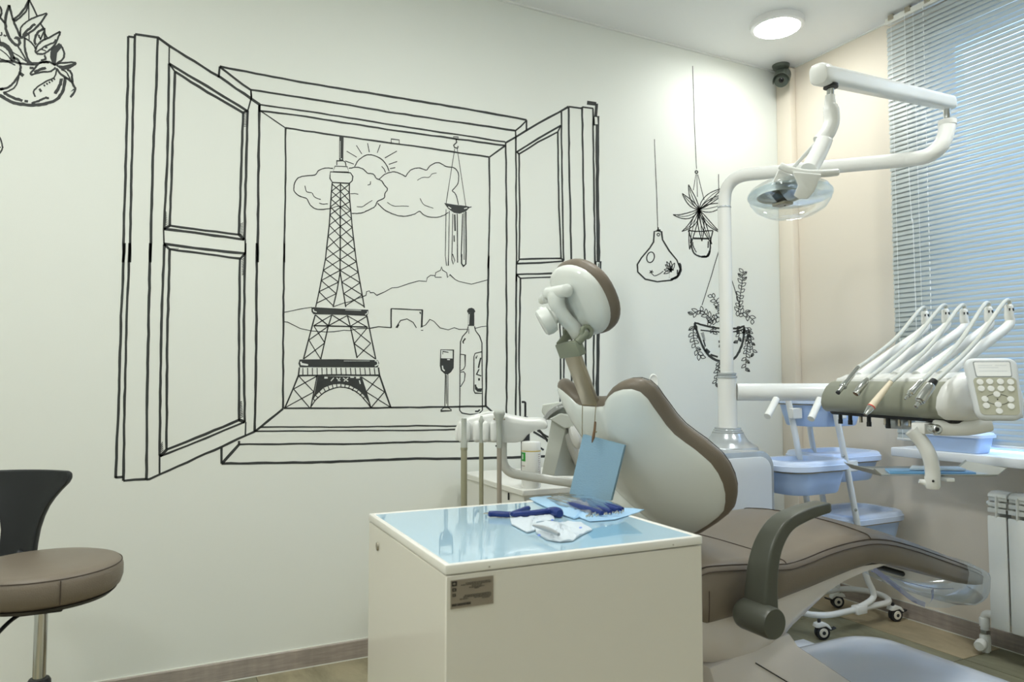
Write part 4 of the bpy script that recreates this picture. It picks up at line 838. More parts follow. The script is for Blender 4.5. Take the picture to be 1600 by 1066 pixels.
yk = obj('tilt_bracket', G().tube(curve([hp(.0,.045,-.052), hp(0,.02,-.064), hp(.0,-.02,-.062), hp(.0,-.055,-.05), hp(.0,-.085,-.05)], 4), [(.020,.030),(.021,.032),(.021,.032),(.02,.03),(.019,.028),(.018,.026),(.018,.025),(.018,.025),(.018,.025),(.018,.025),(.018,.025),(.018,.025),(.018,.025),(.018,.025),(.017,.024),(.016,.022),(.014,.02)], 16, flat=tuple(nh)), m_shell, dc)
obj('pivot', G().tube([hp(-.06,.046,-.052), hp(.045,.046,-.052)], [.0165,.0165], 20), m_shell, yk)
obj('pivot_cap', G().lathe([(.0,.006),(.012,.004),(.0165,0)], hp(-.06,.046,-.052), -hu, 20), m_shell, yk)
obj('pivot', G().tube([hp(.045,.040,-.062), hp(.075,.034,-.066)], [.016,.010], 18), m_shell, yk)
kn = obj('clamp_knob', G().lathe([(.0,.060),(.029,.060),(.035,.055),(.037,.042),(.034,.028),(.019,.022),(.016,0)], hp(.008,-.008,-.060), (-nh+hu*.35-hv*.05), 28), m_shell, dc)
for i in range(3):
    a = R(-30+120*i); obj('knob_grip', G().ball(hp(.008,-.008,-.060)+(-nh+hu*.35).normalized()*.043+hv*(.030*math.sin(a))+hu*(.028*math.cos(a)), .0075, 12, 8), m_shell, kn)
# forked steel bar down to the backrest
btop = on(889, 540, 1, YC+.01); bbot = on(926, 648, 1, YC); bbot = bbot+Vector((.02,0,-.03))
bd = (bbot-btop).normalized(); bs = Vector((0,1,0)); bs = (bs-bd*bs.dot(bd)).normalized(); bn = bd.cross(bs)
obj('steel_bar', G().loft([rrect(btop-bd*.01, .036, .0055, .002, 2, bs, bn), rrect(bbot, .036, .0055, .002, 2, bs, bn)]), m_steel, dc, smooth=30)
fk = obj('fork_bracket', G().rbox((-.052,-.011,-.030), (.052,.011,.010), .004, 2, Matrix.Translation(btop) @ Matrix((tuple(bs), tuple(bn), tuple(-bd))).transposed().to_4x4()), m_olive3, dc)
for sg in (-1, 1):
    f0 = btop-bd*.004+bs*(sg*.045); f1 = hp(sg*.047, -.072, -.045)
    obj('prong', G().tube([f0, f0.lerp(f1, .5), f1], [(.0115,.011),(.010,.012),(.010,.013)], 12, flat=tuple(bn)), m_olive3, fk)
    ring_ = [f1+(hv*math.cos(a)+nh*math.sin(a))*.013 for a in [2*math.pi*i/20 for i in range(21)]]
    obj('eyelet', G().tube(ring_, .0065, 10, cap=False), m_olive3, fk)

# clear film sleeve over the foot end
m_sheet = clear('foot_film', (238, 244, 250), .42, .08)
secs = [(-.79,.215,.012,.055),(-.71,.20,.013,.075),(-.63,.18,.014,.085),(-.57,.155,.014,.085),(-.52,.125,.013,.07),(-.47,.08,.009,.045),(-.425,.035,.005,.02),(-.395,.006,.002,.004)]
rr_ = random.Random(9); rings = []
for x, h, up, dn in secs:
    zt = float(np.interp(x, XS, ZT)) if x < -.51 else .396-(x+.51)*.25; zb = float(np.interp(x, XS, ZB)) if x < -.51 else .380-(x+.51)*.12
    row = []
    for i in range(24):
        a = 2*math.pi*i/24; c_, s_ = math.cos(a), math.sin(a)
        y = h*math.copysign(abs(c_)**.6, c_); z = (zt+zb)/2+((zt-zb)/2+up)*math.copysign(abs(s_)**.6, s_) if s_ >= 0 else (zt+zb)/2-((zt-zb)/2+dn)*abs(s_)**.8
        row.append(Vector((x+rr_.uniform(-.006,.006), YC+y+rr_.uniform(-.003,.003), z+rr_.uniform(-.003,.003)+(.003 if s_ > 0 else 0))))
    rings.append(row)
fs_ = obj('foot_film', G().loft(rings, cap=False), m_sheet, dc, smooth=40)
m_hem = M('film_hem', (150, 156, 206), .35, alpha=.75)
hem = curve([on(1364,893,1,-1.40), on(1395,917,1,-1.36), on(1425,940,1,-1.32), on(1445,949,1,-1.29)], 4)
obj('film_hem', G().sheet([[p, p+Vector((.004,0,.014))] for p in hem]), m_hem, fs_)
hem = curve([on(1446,949,1,-1.29), on(1455,938,1,-1.28), on(1455,923,1,-1.28)], 4)
obj('film_hem', G().sheet([[p, p+Vector((.012,0,.006))] for p in hem]), m_hem, fs_)
hem2 = [on(1362,893,1,-1.38), on(1400,905,1,-1.34), on(1455,919,1,-1.28), on(1490,920,1,-1.24)]
obj('film_edge', G().tube(curve(hem2, 4), .0012, 6), m_hem, fs_)
drape = [[on(1368,897,1,-1.385), on(1400,920,1,-1.36), on(1430,942,1,-1.32), on(1470,951,1,-1.27), on(1500,945,1,-1.23)], [on(1368,895,1,-1.38), on(1410,903,1,-1.35), on(1440,910,1,-1.30), on(1480,912,1,-1.25), on(1535,905,1,-1.19)]]
g = G(); rows = []
for f_ in (0, .33, .66, 1): rows.append([a.lerp(b, f_)+Vector((rr_.uniform(-.006,.006), rr_.uniform(-.006,.006), 0)) for a, b in zip(curve(drape[0], 3), curve(drape[1], 3))])
obj('film_drape', g.sheet(rows), m_sheet, fs_)
obj('foot_lever', G().tube([on(1366,884,1,-1.33), on(1410,897,1,-1.30)], .008, 10), m_black, dc)

# ---------------------------------------------------------------- blue bib hung on its chain
bib = thing('dental_bib', at(930, 640, 1.86), 'folded pale blue paper bib clipped to a bead chain on the chair back', 'bib')
m_bib = M('bib_paper', (152, 186, 208), .8, bump=.5, bscale=160, stretch=(1,1,6))
q = [at(911,679,1.812), at(976,696,1.777), at(954.5,783,1.777), at(889.5,772,1.812)]
nb = (q[1]-q[0]).cross(q[3]-q[0]).normalized()
if nb.dot(_fwd) < 0: nb = -nb
sh = [nb*.0+Vector((0,0,0)), nb*.004, nb*.008]
for i, o_ in enumerate(sh):
    g = G(); front = [p+o_+_rt*(.0012*i) for p in q]; g.add(front+[p+nb*.0030 for p in front], [(0,1,2,3),(4,7,6,5),(0,4,5,1),(1,5,6,2),(2,6,7,3),(3,7,4,0)])
    obj('sheet', g, m_bib, bib, smooth=20, bevel=.0008)
def chain(a, b, n):
    g = G()
    for i in range(n): g.ball(a.lerp(b, i/(n-1)), .0016, 8, 5)
    return g
m_brass = M('bead_chain', (150, 138, 112), .3, .9)
obj('chain', chain(at(910,633,1.845), at(909.5,681,1.803), 22), m_brass, bib, kind='stuff'); obj('chain', chain(at(931,633,1.83), at(929,662,1.818), 15), m_brass, bib, kind='stuff')
obj('chain', chain(at(910,633,1.845), at(931,633,1.83), 12), m_brass, bib, kind='stuff')
obj('clip', G().tube([at(930,660,1.815), at(929,672,1.796), at(927,684,1.783), at(925,692,1.783)], [.0030,.0034,.0040,.0014], 8), M('clip_brown', (122, 96, 72), .4, .4), bib)
obj('clip_screw', G().ball(at(931.5,675,1.785), .0022, 8, 6), m_brass, bib)

# ---------------------------------------------------------------- unit pillar behind the chair
m_silver = M('silver_grey_plastic', (186, 191, 194), .22, .45)
m_panelw = M('panel_white', (214, 218, 220), .25)
PX, PY = -.968, -.58
up_ = thing('unit_pillar', (-1.15, -.57, 0), 'grey and white equipment cabinet with a round post behind the chair', 'dental unit')
XR, XL, YF, YB, ZTOP = -.893, -1.42, -.745, -.40, .785
def arch(x0, x1, z0, z1, r, n=6):
    o_ = [(x0, z0), (x1, z0)]
    for i in range(n+1): a = R(90*i/n); o_.append((x1-r+r*math.cos(a), z1-r+r*math.sin(a)))
    for i in range(n+1): a = R(90+90*i/n); o_.append((x0+r+r*math.cos(a), z1-r+r*math.sin(a)))
    return o_
obj('housing', G().prism(arch(XL, XR, .0, ZTOP, .07), YB-YF, (0, YB, 0), (1,0,0), (0,0,1)), m_silver, up_, bevel=.008, smooth=35)
obj('front_panel', G().prism(arch(XL+.02, XR-.02, .02, ZTOP-.022, .055), .006, (0, YF+.001, 0), (1,0,0), (0,0,1)), m_panelw, up_, bevel=.003, smooth=35)
obj('top_dome', G().lathe([(.120,-.02),(.112,.004),(.095,.014),(.078,.026),(.066,.044),(.060,.056),(.0,.056)], (PX, PY, ZTOP), n=40), m_silver, up_)
zc = on(1143, 675, 1, PY).z
obj('collar', G().lathe([(.058,-.012),(.060,-.004),(.060,.002),(.055,.004),(.055,.010),(.051,.012),(.051,.018),(.0,.018)], (PX, PY, zc), n=36), m_silver, up_)
zs = on(1140, 588, 1, PY).z
po = obj('lower_post', G().lathe([(.0365,zc),(.0365,zs-.004),(.0,zs-.004)], (PX, PY, 0), n=32), m_gloss, up_)
obj('post_ring', G().lathe([(.039,-.008),(.039,0),(.033,.004),(.036,.006),(.036,.012),(.027,.014)], (PX, PY, zs), n=32), m_silver, po)
obj('rinse_shield', G().loft([[at(1021,597,2.88)+_rt*(.019*k*math.cos(a))+Z3*(.032*k*math.sin(a))+_fwd*o_ for a in [2*math.pi*i/24 for i in range(24)]] for k, o_ in ((.6,-.004),(.9,-.01),(1,-.006),(1,.006),(.9,.01),(.6,.004))]), m_gloss, up_)
obj('rinse_stem', G().tube([at(1022,618,2.88), at(1026,690,2.88)-Z3*.08], .008, 10), m_gloss, up_)

# ---------------------------------------------------------------- operating lamp on its arms
ol = thing('operating_lamp', (PX, PY, zs+.01), 'white articulated arm with a clear dental lamp head above the chair', 'dental lamp')
pole_d = (Vector((PX, PY, 1.8))-CAM).dot(_fwd)
zt = on(1135, 277, 1, PY).z
e1 = at(1482, 243, 2.36); e1b = Vector((e1.x, e1.y, at(1478, 193, 2.36).z))
path = fillet([(PX, PY, zs+.012), (PX, PY, zt), at(1418,249.5,2.44)], .11, 10)+curve([at(1419,249.5,2.438), at(1448,244,2.38), at(1468,230,2.36), at(1477,212,2.36), e1b], 5)[1:]
seg = [i for i, p in enumerate(path) if p.z < zt-.16 and (p-Vector((PX, PY, p.z))).length < .01]
obj('post', G().tube([(PX, PY, zs+.01), (PX, PY, zt-.125)], .0258, 28), m_gloss, ol)
obj('post_joint', G().lathe([(.0258,-.004),(.0268,-.002),(.0268,.002),(.0258,.004)], (PX, PY, zt-.125), n=28), m_silver, ol)
obj('swing_arm', G().tube([(PX, PY, zt-.122)]+[p for p in path if not ((p-Vector((PX, PY, p.z))).length < .004)], .0248, 24), m_gloss, ol)
obj('arm_cap', G().lathe([(.0265,-.004),(.027,.0),(.027,.012),(.022,.014)], e1b+Z3*.0, n=24), m_gloss, ol)
pin1 = Vector((e1b.x, e1b.y, e1b.z+.01)); obj('pin', G().tube([pin1, pin1+Z3*.04], .011, 18), m_chrome, ol)
sA = pin1+Z3*.062; sB = at(1289, 118, 1.74); sd = (sB-sA).normalized()
beam_s = sd.cross(Z3).normalized(); beam_u = beam_s.cross(sd)
secb = lambda c, k: rrect(c, .021*k, .0225*k, .014*k, 5, beam_s, beam_u)
a0, a1 = sA-sd*.03, sB+sd*.004
obj('spring_arm', G().loft([secb(a0-sd*.012, .6), secb(a0-sd*.006, .88), secb(a0, 1), secb(a1, 1)]), m_gloss, ol, smooth=40)
secc = lambda c, k: rrect(c, .023*k, .0255*k, .018*k, 5, beam_s, beam_u)
obj('end_cap', G().loft([secc(a1-sd*.002, 1), secc(a1+sd*.028, 1), secc(a1+sd*.034, .9), secc(a1+sd*.036, .7)]), m_gloss, ol, smooth=40)
pb = at(1298, 142, 1.745)
obj('pin_socket', G().lathe([(.0,0),(.017,0),(.017,.008),(.0,.008)], at(1298, 137.5, 1.745), n=18), m_black, ol)
obj('pin', G().tube([pb+Z3*.008, at(1297, 153, 1.745)], .0085, 18), m_chrome, ol)
nk = curve([at(1297,149,1.745), at(1297,163,1.745), at(1299,176,1.745), at(1299,192,1.745), at(1293,207,1.742), at(1281,222,1.74)], 5)
rs_ = [.0115]*3+[.013]*3+[.0165]*2+[.0185]*(len(nk)-8)
obj('neck', G().tube(nk, rs_[:len(nk)], 22), m_gloss, ol)
obj('neck_ring', G().lathe([(.0178,-.001),(.0183,0),(.0178,.001)], at(1299,178,1.745), n=22), m_silver, ol)
obj('yoke', G().tube([at(1287,222,1.715), at(1277,243,1.695), at(1264,266,1.665)], [.019,.0195,.019], 22), m_gloss, ol)
obj('yoke_cap', G().ball(at(1288,221,1.725), (.019,.019,.010), 18, 8), m_gloss, ol)
obj('yoke_web', G().prism([(0,0),(.070,.075),(.062,.080),(-.012,.0)], .006, at(1243,262,1.755), tuple(_rt), (0,0,1)), m_gloss, ol, bevel=.002)
hb = curve([at(1219,259,1.65), at(1235,266,1.64), at(1262,271,1.635), at(1290,271,1.64), at(1309,269,1.65)], 5)
hn = obj('handle', G().tube(hb, [(.008,.006)]+[(.0085,.007)]*(len(hb)-2)+[(.008,.006)], 14, flat=(0,0,1)), m_gloss, ol)
obj('bracket', G().loft([[at(x, y, d) for x, y in ((1238,268),(1284,272),(1272,300),(1262,311),(1248,311),(1240,306),(1247,290))] for d in (1.622, 1.638)]), m_gloss, ol, bevel=.003)
obj('side_block', G().loft([[at(x, y, d) for x, y in ((1217,263),(1245,276),(1241,287),(1207,285))] for d in (1.66, 1.74)]), m_gloss, ol, bevel=.004)
# lamp head: clear dish, reflector, bulb holder
lc = at(1234, 305, 1.73); la = (Z3*.97+_fwd*.10+_rt*.02).normalized()
rr = .0945
m_dish = clear('lamp_dish', (250, 252, 252), .42, .03)
hd = obj('lamp_cover', G().lathe([(.0,-.054),(.03,-.0525),(.058,-.045),(.080,-.032),(.092,-.014),(rr,.0),(.090,.012),(.072,.024),(.048,.032),(.02,.036)], lc, la, 48), m_dish, ol, smooth=60)
obj('cover_rim', G().lathe([(.0935,-.0025),(.0965,-.002),(.0965,.002),(.0935,.0025)], lc, la, 48), clear('lamp_rim_clear', (238, 244, 245), .6, .1), hd)
obj('reflector', G().lathe([(.014,.018),(.031,.014),(.043,.006),(.051,-.004),(.052,-.005),(.043,.008),(.031,.017),(.014,.021)], lc-_rt*.024, la, 40), M('reflector_satin', (214, 216, 214), .35), hd)
obj('bulb_holder', G().tube([lc+la*.02-_rt*.045, lc-la*.012-_rt*.022, lc-la*.022-_rt*.008], [.011,.010,.007], 14), m_black, hd)
obj('bulb_shield', G().rbox((-.015,-.02,-.004), (.015,.02,.004), .002, 1, Matrix.Translation(lc-la*.022-_rt*.018)), m_steel, hd)
obj('top_disc', G().lathe([(.0,.036),(.030,.036),(.038,.030),(.040,.024)], lc, la, 30), m_gloss, hd)

# ---------------------------------------------------------------- instrument table
it = thing('instrument_table', (-1.05, -1.33, .94), 'white and olive dental instrument console with five hose arms by the window', 'instrument table')
tL, tR = Vector((-1.010, -1.10, .943)), Vector((-1.155, -1.575, .943)); ta = (tR-tL).normalized(); tn = Vector((ta.y, -ta.x, 0))   # tn: to the dentist (front)
if tn.x > 0: tn = -tn
def tpt(s, f_, z): return tL+ta*s+tn*f_+Z3*z
LN = (tR-tL).length
prof_g = [(-.03,.0),(.012,.004),(.030,.016),(.036,.035),(.032,.060),(.018,.085),(.0,.10),(-.012,.104),(-.03,.104)]
obj('front_cover', G().loft([[tpt(s, f_*k, z*k2) for f_, z in prof_g] for s, k, k2 in ((-.012,.72,.80),(-.006,.88,.93),(.004,1,1),(LN-.004,1,1),(LN+.01,1,1))]), m_olive2, it, smooth=50)
prof_w = [(-.21,.004),(-.03,.0),(-.028,.104),(-.022,.114),(-.05,.124),(-.10,.128),(-.16,.120),(-.20,.095),(-.215,.05)]
obj('housing', G().loft([[tpt(s, (f_+.1)*k-.1, z) for f_, z in prof_w] for s, k in ((.0,.8),(.012,.95),(.03,1),(LN,1),(LN+.012,1))]), m_gloss, it, smooth=50)
prof_e = [(-.21,.004),(-.10,-.002),(.010,.003),(.030,.016),(.037,.035),(.033,.062),(.019,.088),(.0,.106),(-.04,.126),(-.10,.130),(-.16,.122),(-.20,.096),(-.215,.05)]
obj('end_cover', G().loft([[tpt(LN+.01+s, (f_+.09)*k-.09, .062+(z-.062)*k) for f_, z in prof_e] for s, k in ((0,1),(.010,1.0),(.020,.96),(.028,.86),(.032,.70),(.033,.3))]), m_gloss, it, smooth=60)
obj('underside', G().loft([[tpt(s, f_, z) for f_, z in ((-.12,.006),(.008,.003),(.0,-.006),(-.11,-.010))] for s in (.004, LN+.02)]), m_rub, it, bevel=.002)
obj('top_ledge', G().loft([[tpt(s, f_, z) for f_, z in ((-.035,.098),(-.006,.100),(-.010,.112),(-.035,.118))] for s in (.02, LN)]), m_gloss, it, bevel=.003)
for i, (s, f_) in enumerate(((.05,.0),(.10,.0),(.125,-.02),(.19,.0),(.25,-.01),(.275,.0),(.31,-.01),(.34,-.02))):
    big = i in (0, 1, 3, 5); obj('hose_connector', G().lathe([(.006 if big else .0045,0),(.006 if big else .0045,-.016),(.007 if big else .005,-.017),(.007 if big else .005,-.030 if big else -.016-.006)], tpt(s, f_, -.004), n=14), m_black if big else m_steel, it)
obj('hub_block', G().rbox((-.03,-.03,-.03), (.03,.03,.0), .005, 2, Matrix.Translation(tpt(.26, -.05, -.006))), m_silver, it)
# whip arms and hoses
tips = [(1445,488),(1477,484.7),(1505.6,484.7),(1544,481.5),(1576,478)]
ss = [.06, .145, .23, .32, .415]; whips = []
for i, ((x, y), s) in enumerate(zip(tips, ss)):
    b = tpt(s, -.06, .115); t = on(x, y, 1, b.y-.01); pre = t-Z3*.055+(b-t).normalized()*.012
    P_ = curve([b, b.lerp(pre, .5), pre, t-Z3*.028, t+Z3*.004], 5); n_ = len(P_)
    w = obj('whip_arm', G().tube(P_, [(.0165-.0055*j/n_, .021-.008*j/n_) for j in range(n_-1)]+[(.008,.009)], 16), m_gloss, it, smooth=50)
    obj('whip_clip', G().rbox((-.0035,-.0075,-.0045), (.0035,.0075,.0045), .001, 1, Matrix.Translation(t-Z3*.012-Vector((_fwd.x,_fwd.y,0))*.0095) @ Matrix.Rotation(YAW, 4, 'Z')), m_rub, w)
    whips.append((b, t))
# keypad
kc = at(1554, 608, 1.80); ku = (_rt*.97-Vector((_fwd.x,_fwd.y,0))*.22).normalized(); kv = (Z3*.95+Vector((_fwd.x,_fwd.y,0))*.30+_rt*.07); kv = (kv-ku*kv.dot(ku)).normalized(); kn_ = ku.cross(kv)
def kring(hx, hy, r, o_, skew=.10): 
    pts = rrect((0,0,0), hx, hy, r, 6)
    return [kc+ku*(p.x*(1+skew*p.y/.082))+kv*p.y+kn_*o_ for p in pts]
kp = obj('keypad', G().loft([kring(.048,.072,.018,-.016), kring(.054,.079,.022,-.010), kring(.056,.081,.023,0), kring(.0535,.0785,.021,.006), kring(.0485,.0735,.018,.008)]), M('keypad_grey_white', (212, 216, 218), .3), it, smooth=50)
obj('key_field', G().loft([[kc+ku*(p.x*(1+.10*p.y/.082))+kv*(p.y-.021)+kn_*o_ for p in rrect((0,0,0), .0455, .048, .010, 5)] for o_ in (.007, .0092)]), M('keypad_field', (176, 176, 158), .5), kp, smooth=30)
obj('screen_frame', G().loft([[kc+ku*(p.x*(1+.10*p.y/.082))+kv*(p.y+.049)+kn_*o_ for p in rrect((0,0,0), .0415, .021, .004, 3)] for o_ in (.0065, .0085)]), m_silver, kp, smooth=30)
obj('screen', G().loft([[kc+ku*(p.x*(1+.10*p.y/.082))+kv*(p.y+.049)+kn_*o_ for p in rrect((0,0,0), .039, .0185, .003, 3)] for o_ in (.007, .0095)]), M('lcd_screen', (243, 245, 245), .12), kp, smooth=30)
def kpt(x, y, o_=.0092): return kc+ku*(x*(1+.10*y/.082))+kv*y+kn_*o_
keys = [(-.033,.015),(-.0115,.016),(.0115,.016),(.0335,.015),(-.033,-.002),(-.0115,-.002),(.0105,-.002),(.0325,-.002),(-.001,-.0165),(-.030,-.029),(.0285,-.0295),(-.002,-.043),(-.030,-.046),(.0275,-.047),(-.002,-.0595)]
for x, y in keys: obj('key', G().lathe([(.0078,0),(.0078,.001),(.0070,.0018),(.0,.002)], kpt(x, y), kn_, 16, u=tuple(ku)), m_gloss, kp)
obj('key_ring', G().tube([kpt(-.001+.027*math.cos(a), -.0295+.0135*math.sin(a), .0094) for a in [2*math.pi*i/28 for i in range(29)]], .0006, 6, cap=False), m_rub, kp)
obj('key_led', G().lathe([(.0018,0),(.0,.0008)], kpt(-.001,-.0295), kn_, 10), m_rub, kp)
lcdl = M('lcd_ink', (214, 219, 222), .3)
for j, (x0, x1, y) in enumerate(((-.03,.0,.058),(-.03,.012,.052),(.006,.03,.058),(-.03,.03,.043))): obj('screen_line', G().add([kpt(x0, y, .0097), kpt(x1, y, .0097), kpt(x1, y+.0016, .0097), kpt(x0, y+.0016, .0097)], [(0,1,2,3)]), lcdl, kp, smooth=0)
obj('keypad_neck', G().tube([kc-kn_*.012-kv*.04, tpt(LN+.03, -.06, .03)], .012, 12), m_gloss, it)
# handle under the console
hP = curve([at(1458,668,1.90), at(1480,669,1.89), at(1515,668,1.88), at(1548,662,1.87)], 5)
hd2 = obj('grip_handle', G().tube(hP, [(.018,.013)]+[(.0205,.014)]*(len(hP)-2)+[(.019,.012)], 18, flat=(0,0,1)), m_gloss, it)
obj('grip_pivot', G().lathe([(.0,.010),(.008,.010),(.0125,.006),(.0135,0),(.0135,-.02)], at(1463,671,1.885), -_fwd, 20), m_chrome, hd2)
obj('grip_boss', G().lathe([(.0,.006),(.004,.006),(.006,.004)], at(1463,671,1.876), -_fwd, 12), m_rub, hd2)
obj('grip_bracket', G().rbox((-.05,-.02,-.03), (.05,.02,.0), .005, 2, Matrix.Translation(at(1452,660,1.96))), m_gloss, it)
# swing tube from the pillar, elbow and carrier under the console
el = at(1338, 613, 2.82); zq = el.z
obj('swing_tube', G().tube([Vector((PX, PY, zq))+(el-Vector((PX, PY, zq))).normalized()*.036, el], .0345, 26), m_gloss, it)
obj('elbow', G().lathe([(.0,-.05),(.036,-.05),(.040,-.04),(.040,.04),(.036,.05),(.0,.05)], el, n=28), m_gloss, it)
obj('carrier_arm', G().tube([el-Z3*.02, tpt(.22, -.11, .03)], [.032,.028], 20), m_gloss, it)
# tray arm and tray
ta_p = curve([at(1424,672,1.95), at(1440,690,1.94), at(1452,712,1.93), at(1457,735,1.93), at(1457,752,1.93)], 5)
arm_o = obj('tray_arm', G().tube(ta_p, [.0185]*len(ta_p), 20), m_gloss, it)
obj('tray_socket', G().lathe([(.0,-.020),(.016,-.020),(.019,-.014),(.019,.012)], at(1457,752,1.93), n=22), m_gloss, it)
obj('socket_screw', G().lathe([(.0,.002),(.003,.0015),(.0035,0)], at(1458,752,1.911), -_fwd, 10), m_rub, it)
obj('socket_foot', G().tube([at(1457,757,1.93), at(1436,752,1.94)], [.012,.006], 12), m_gloss, it)
tz = at(1455, 747, 1.93).z; fh = Vector((_fwd.x, _fwd.y, 0)).normalized(); tc_ = Vector((at(1455,745,2.012).x, at(1455,745,2.012).y, tz+.002))
def typ(u, v, z=0): return tc_+_rt*u+fh*v+Z3*z
grid = []
for u, z in ((-.185,.016),(-.165,.0),(-.15,0),(.135,0),(.15,.0),(.175,.020)): grid.append([typ(u, v, z+(.004 if v in (-.055,.125) else 0)) for v in (-.055,-.050,.12,.125)])
g = G().sheet(grid); low = [[p-Z3*.0015 for p in r] for r in grid]; g.sheet(low)
k_ = len(grid)*4
edge = [i*4 for i in range(6)]+[20+j for j in range(1,4)]+[i*4+3 for i in range(4,-1,-1)]+[2,1]
for a, b in zip(edge, edge[1:]+edge[:1]): g.f.append((a, b, b+k_, a+k_))
obj('tray', g, M('tray_metal', (196, 200, 198), .3, .6), it, smooth=30)
obj('tray_support', G().rbox((-.012,-.09,-.012), (.012,.05,-.0022), .002, 1, Matrix.Translation(typ(.0,-.0,0)) @ Matrix.Rotation(YAW-math.pi/2, 4, 'Z')), m_gloss, it)
def tsheet(name, pts, z, h, label, m): 
    P_ = [typ(u, v, z) for u, v in pts]; o_ = obj(name, G().loft([P_, [p+Z3*h for p in P_]]), m, bevel=.001); tag(o_, label, 'pouch'); return o_
tsheet('tray_pouch', [(-.13,-.03),(.10,-.04),(.115,.045),(-.10,.055)], .0012, .006, 'blue and white sterile pouch lying flat on the hanging tray', M('tray_pouch_blue', (120, 176, 222), .35))
tsheet('tray_wrap', [(-.06,.0),(.085,-.02),(.10,.04),(-.02,.06)], .0084, .006, 'pale wrapper on top of the blue pouch on the tray', M('tray_wrap_pale', (206, 222, 232), .3))

# five handpieces hanging at the console front, each with its hose
m_hp = M('handpiece_cream', (226, 214, 190), .4)
def handpiece(name, i, a, b, da, db, label, kind):
    bse, t = whips[i]; A, B_ = at(*a, da), at(*b, db); dr = (B_-A).normalized(); ln = (B_-A).length
    th = thing(name, B_, label, 'handpiece', 'handpieces on the instrument console')
    top = t+Z3*.012; side = (A-top)
    pth = curve([t-Z3*.004+Vector((.006,0,0)), top+Z3*.004, top+side*.10+Z3*.010, top.lerp(A, .45)-Z3*.012, top.lerp(A, .8)-Z3*.008, A], 7)
    obj('hose', G().tube(pth, [.0060]*len(pth), 12), m_hose, th)
    lat = lambda name_, pr, m, n=18: obj(name_, G().lathe([(r_*1.2, h*ln) for r_, h in pr], A, dr, n), m, th)
    if kind == 'cream':
        lat('handle', [(.0,0),(.0052,.0),(.0056,.05),(.0078,.5),(.0088,.74),(.0086,.76)], m_hp); lat('band', [(.0089,.755),(.0091,.77),(.0089,.785)], M('red_band', (200, 70, 56), .4)); lat('nose', [(.0086,.785),(.0066,.9),(.0040,1.0),(.0,1.0)], m_chrome)
    elif kind == 'syringe':
        lat('barrel', [(.0,0),(.0055,0),(.0065,.2),(.0058,.55),(.0075,.7),(.0060,.85),(.0050,1.0),(.0,1.0)], m_chrome); lat('button', [(.0085,.72),(.0095,.76),(.0085,.8)], m_chrome); lat('tip', [(.0052,.98),(.0055,1.04),(.0,1.04)], m_rub)
    elif kind == 'short':
        lat('barrel', [(.0,0),(.0055,0),(.0072,.15),(.0080,.25),(.0080,.95),(.0070,1.0)], m_chrome); lat('opening', [(.0068,.99),(.0068,1.005),(.0,1.005)], M('bore_brown', (104, 78, 56), .5))
    elif kind == 'coupling':
        lat('barrel', [(.0,0),(.0055,0),(.0066,.1),(.0066,.5),(.0076,.55),(.0076,.68),(.0050,.72),(.0050,.82),(.0,.82)], m_chrome); lat('plug', [(.0034,.8),(.0034,.92),(.0022,.94),(.0022,1.0),(.0,1.0)], m_chrome)
    else:
        lat('cuff', [(.0,-.12),(.0075,-.12),(.0085,.02),(.0085,.10)], m_black); lat('motor', [(.0088,.08),(.0102,.12),(.0106,.5),(.0104,.72),(.0085,.74)], m_chrome); lat('plug', [(.0065,.74),(.0065,.8),(.0045,.81),(.0048,.97),(.0,1.0)], m_chrome)
handpiece('air_syringe', 0, (1341,574), (1310,613), 2.16, 2.13, 'chrome water syringe at the left end of the instrument console', 'syringe')
handpiece('dental_handpiece', 1, (1355,593), (1337,616), 2.06, 2.05, 'short open-ended chrome handpiece second from the left on the console', 'short')
handpiece('dental_handpiece', 2, (1392,597), (1352,648), 2.0, 1.97, 'cream scaler handpiece with a red band on the console', 'cream')
handpiece('dental_handpiece', 3, (1440,596), (1414,624), 1.90, 1.88, 'slim chrome handpiece coupling second from the right on the console', 'coupling')
handpiece('dental_handpiece', 4, (1457,599), (1430,637), 1.83, 1.81, 'thick chrome motor handpiece with a black cuff on the console', 'motor')

# ---------------------------------------------------------------- assistant holder with suction hoses
ah = thing('assistant_holder', at(783, 690, 2.05), 'white holder arm with three suction hoses left of the chair', 'dental holder')
AD = 2.05
outl_ = [(712,690),(711,676),(716,664),(728,656),(748,651),(768,648),(785,649),(800,653),(822,657),(843,657),(851,659),(856,664),(855,671),(846,672),(834,674),(824,681),(817,690),(806,693),(780,693),(760,692),(740,690)]
hb_ = obj('holder_body', G().loft([[at(x, y, AD+o_)+Z3*zo for x, y in outl_] for o_, zo in ((-.03,.0),(-.022,.003),(.03,.006),(.05,.010))]), m_gloss, ah, bevel=.005, smooth=50)
for x0, x1 in ((716,735),(739,752),(752,764),(766,779)):
    obj('front_lobe', G().rbox((-(x1-x0)/2/FPX*AD, -.02, -.032), ((x1-x0)/2/FPX*AD, .02, .028), .010, 3, Matrix.Translation(at((x0+x1)/2, 673, AD-.026)) @ Matrix.Rotation(YAW-math.pi/2, 4, 'Z')), m_gloss, hb_)
def hose(x, ytop, yb, r, mtop, hoser, hm, dd):
    c = at(x, 690, AD-.045+dd); tz_ = at(x, ytop, AD-.045+dd).z; ze = at(x, yb, AD-.045+dd).z
    obj('hose', G().tube(curve([(c.x, c.y, ze), (c.x+.001, c.y, .5), (c.x+.004, c.y+.004, .3), (c.x+.05, c.y+.06, .12), (c.x+.20, c.y+.15, .04), (c.x+.5, c.y+.22, .03)], 6), hoser, 14), hm, ah)
    return c, tz_, ze
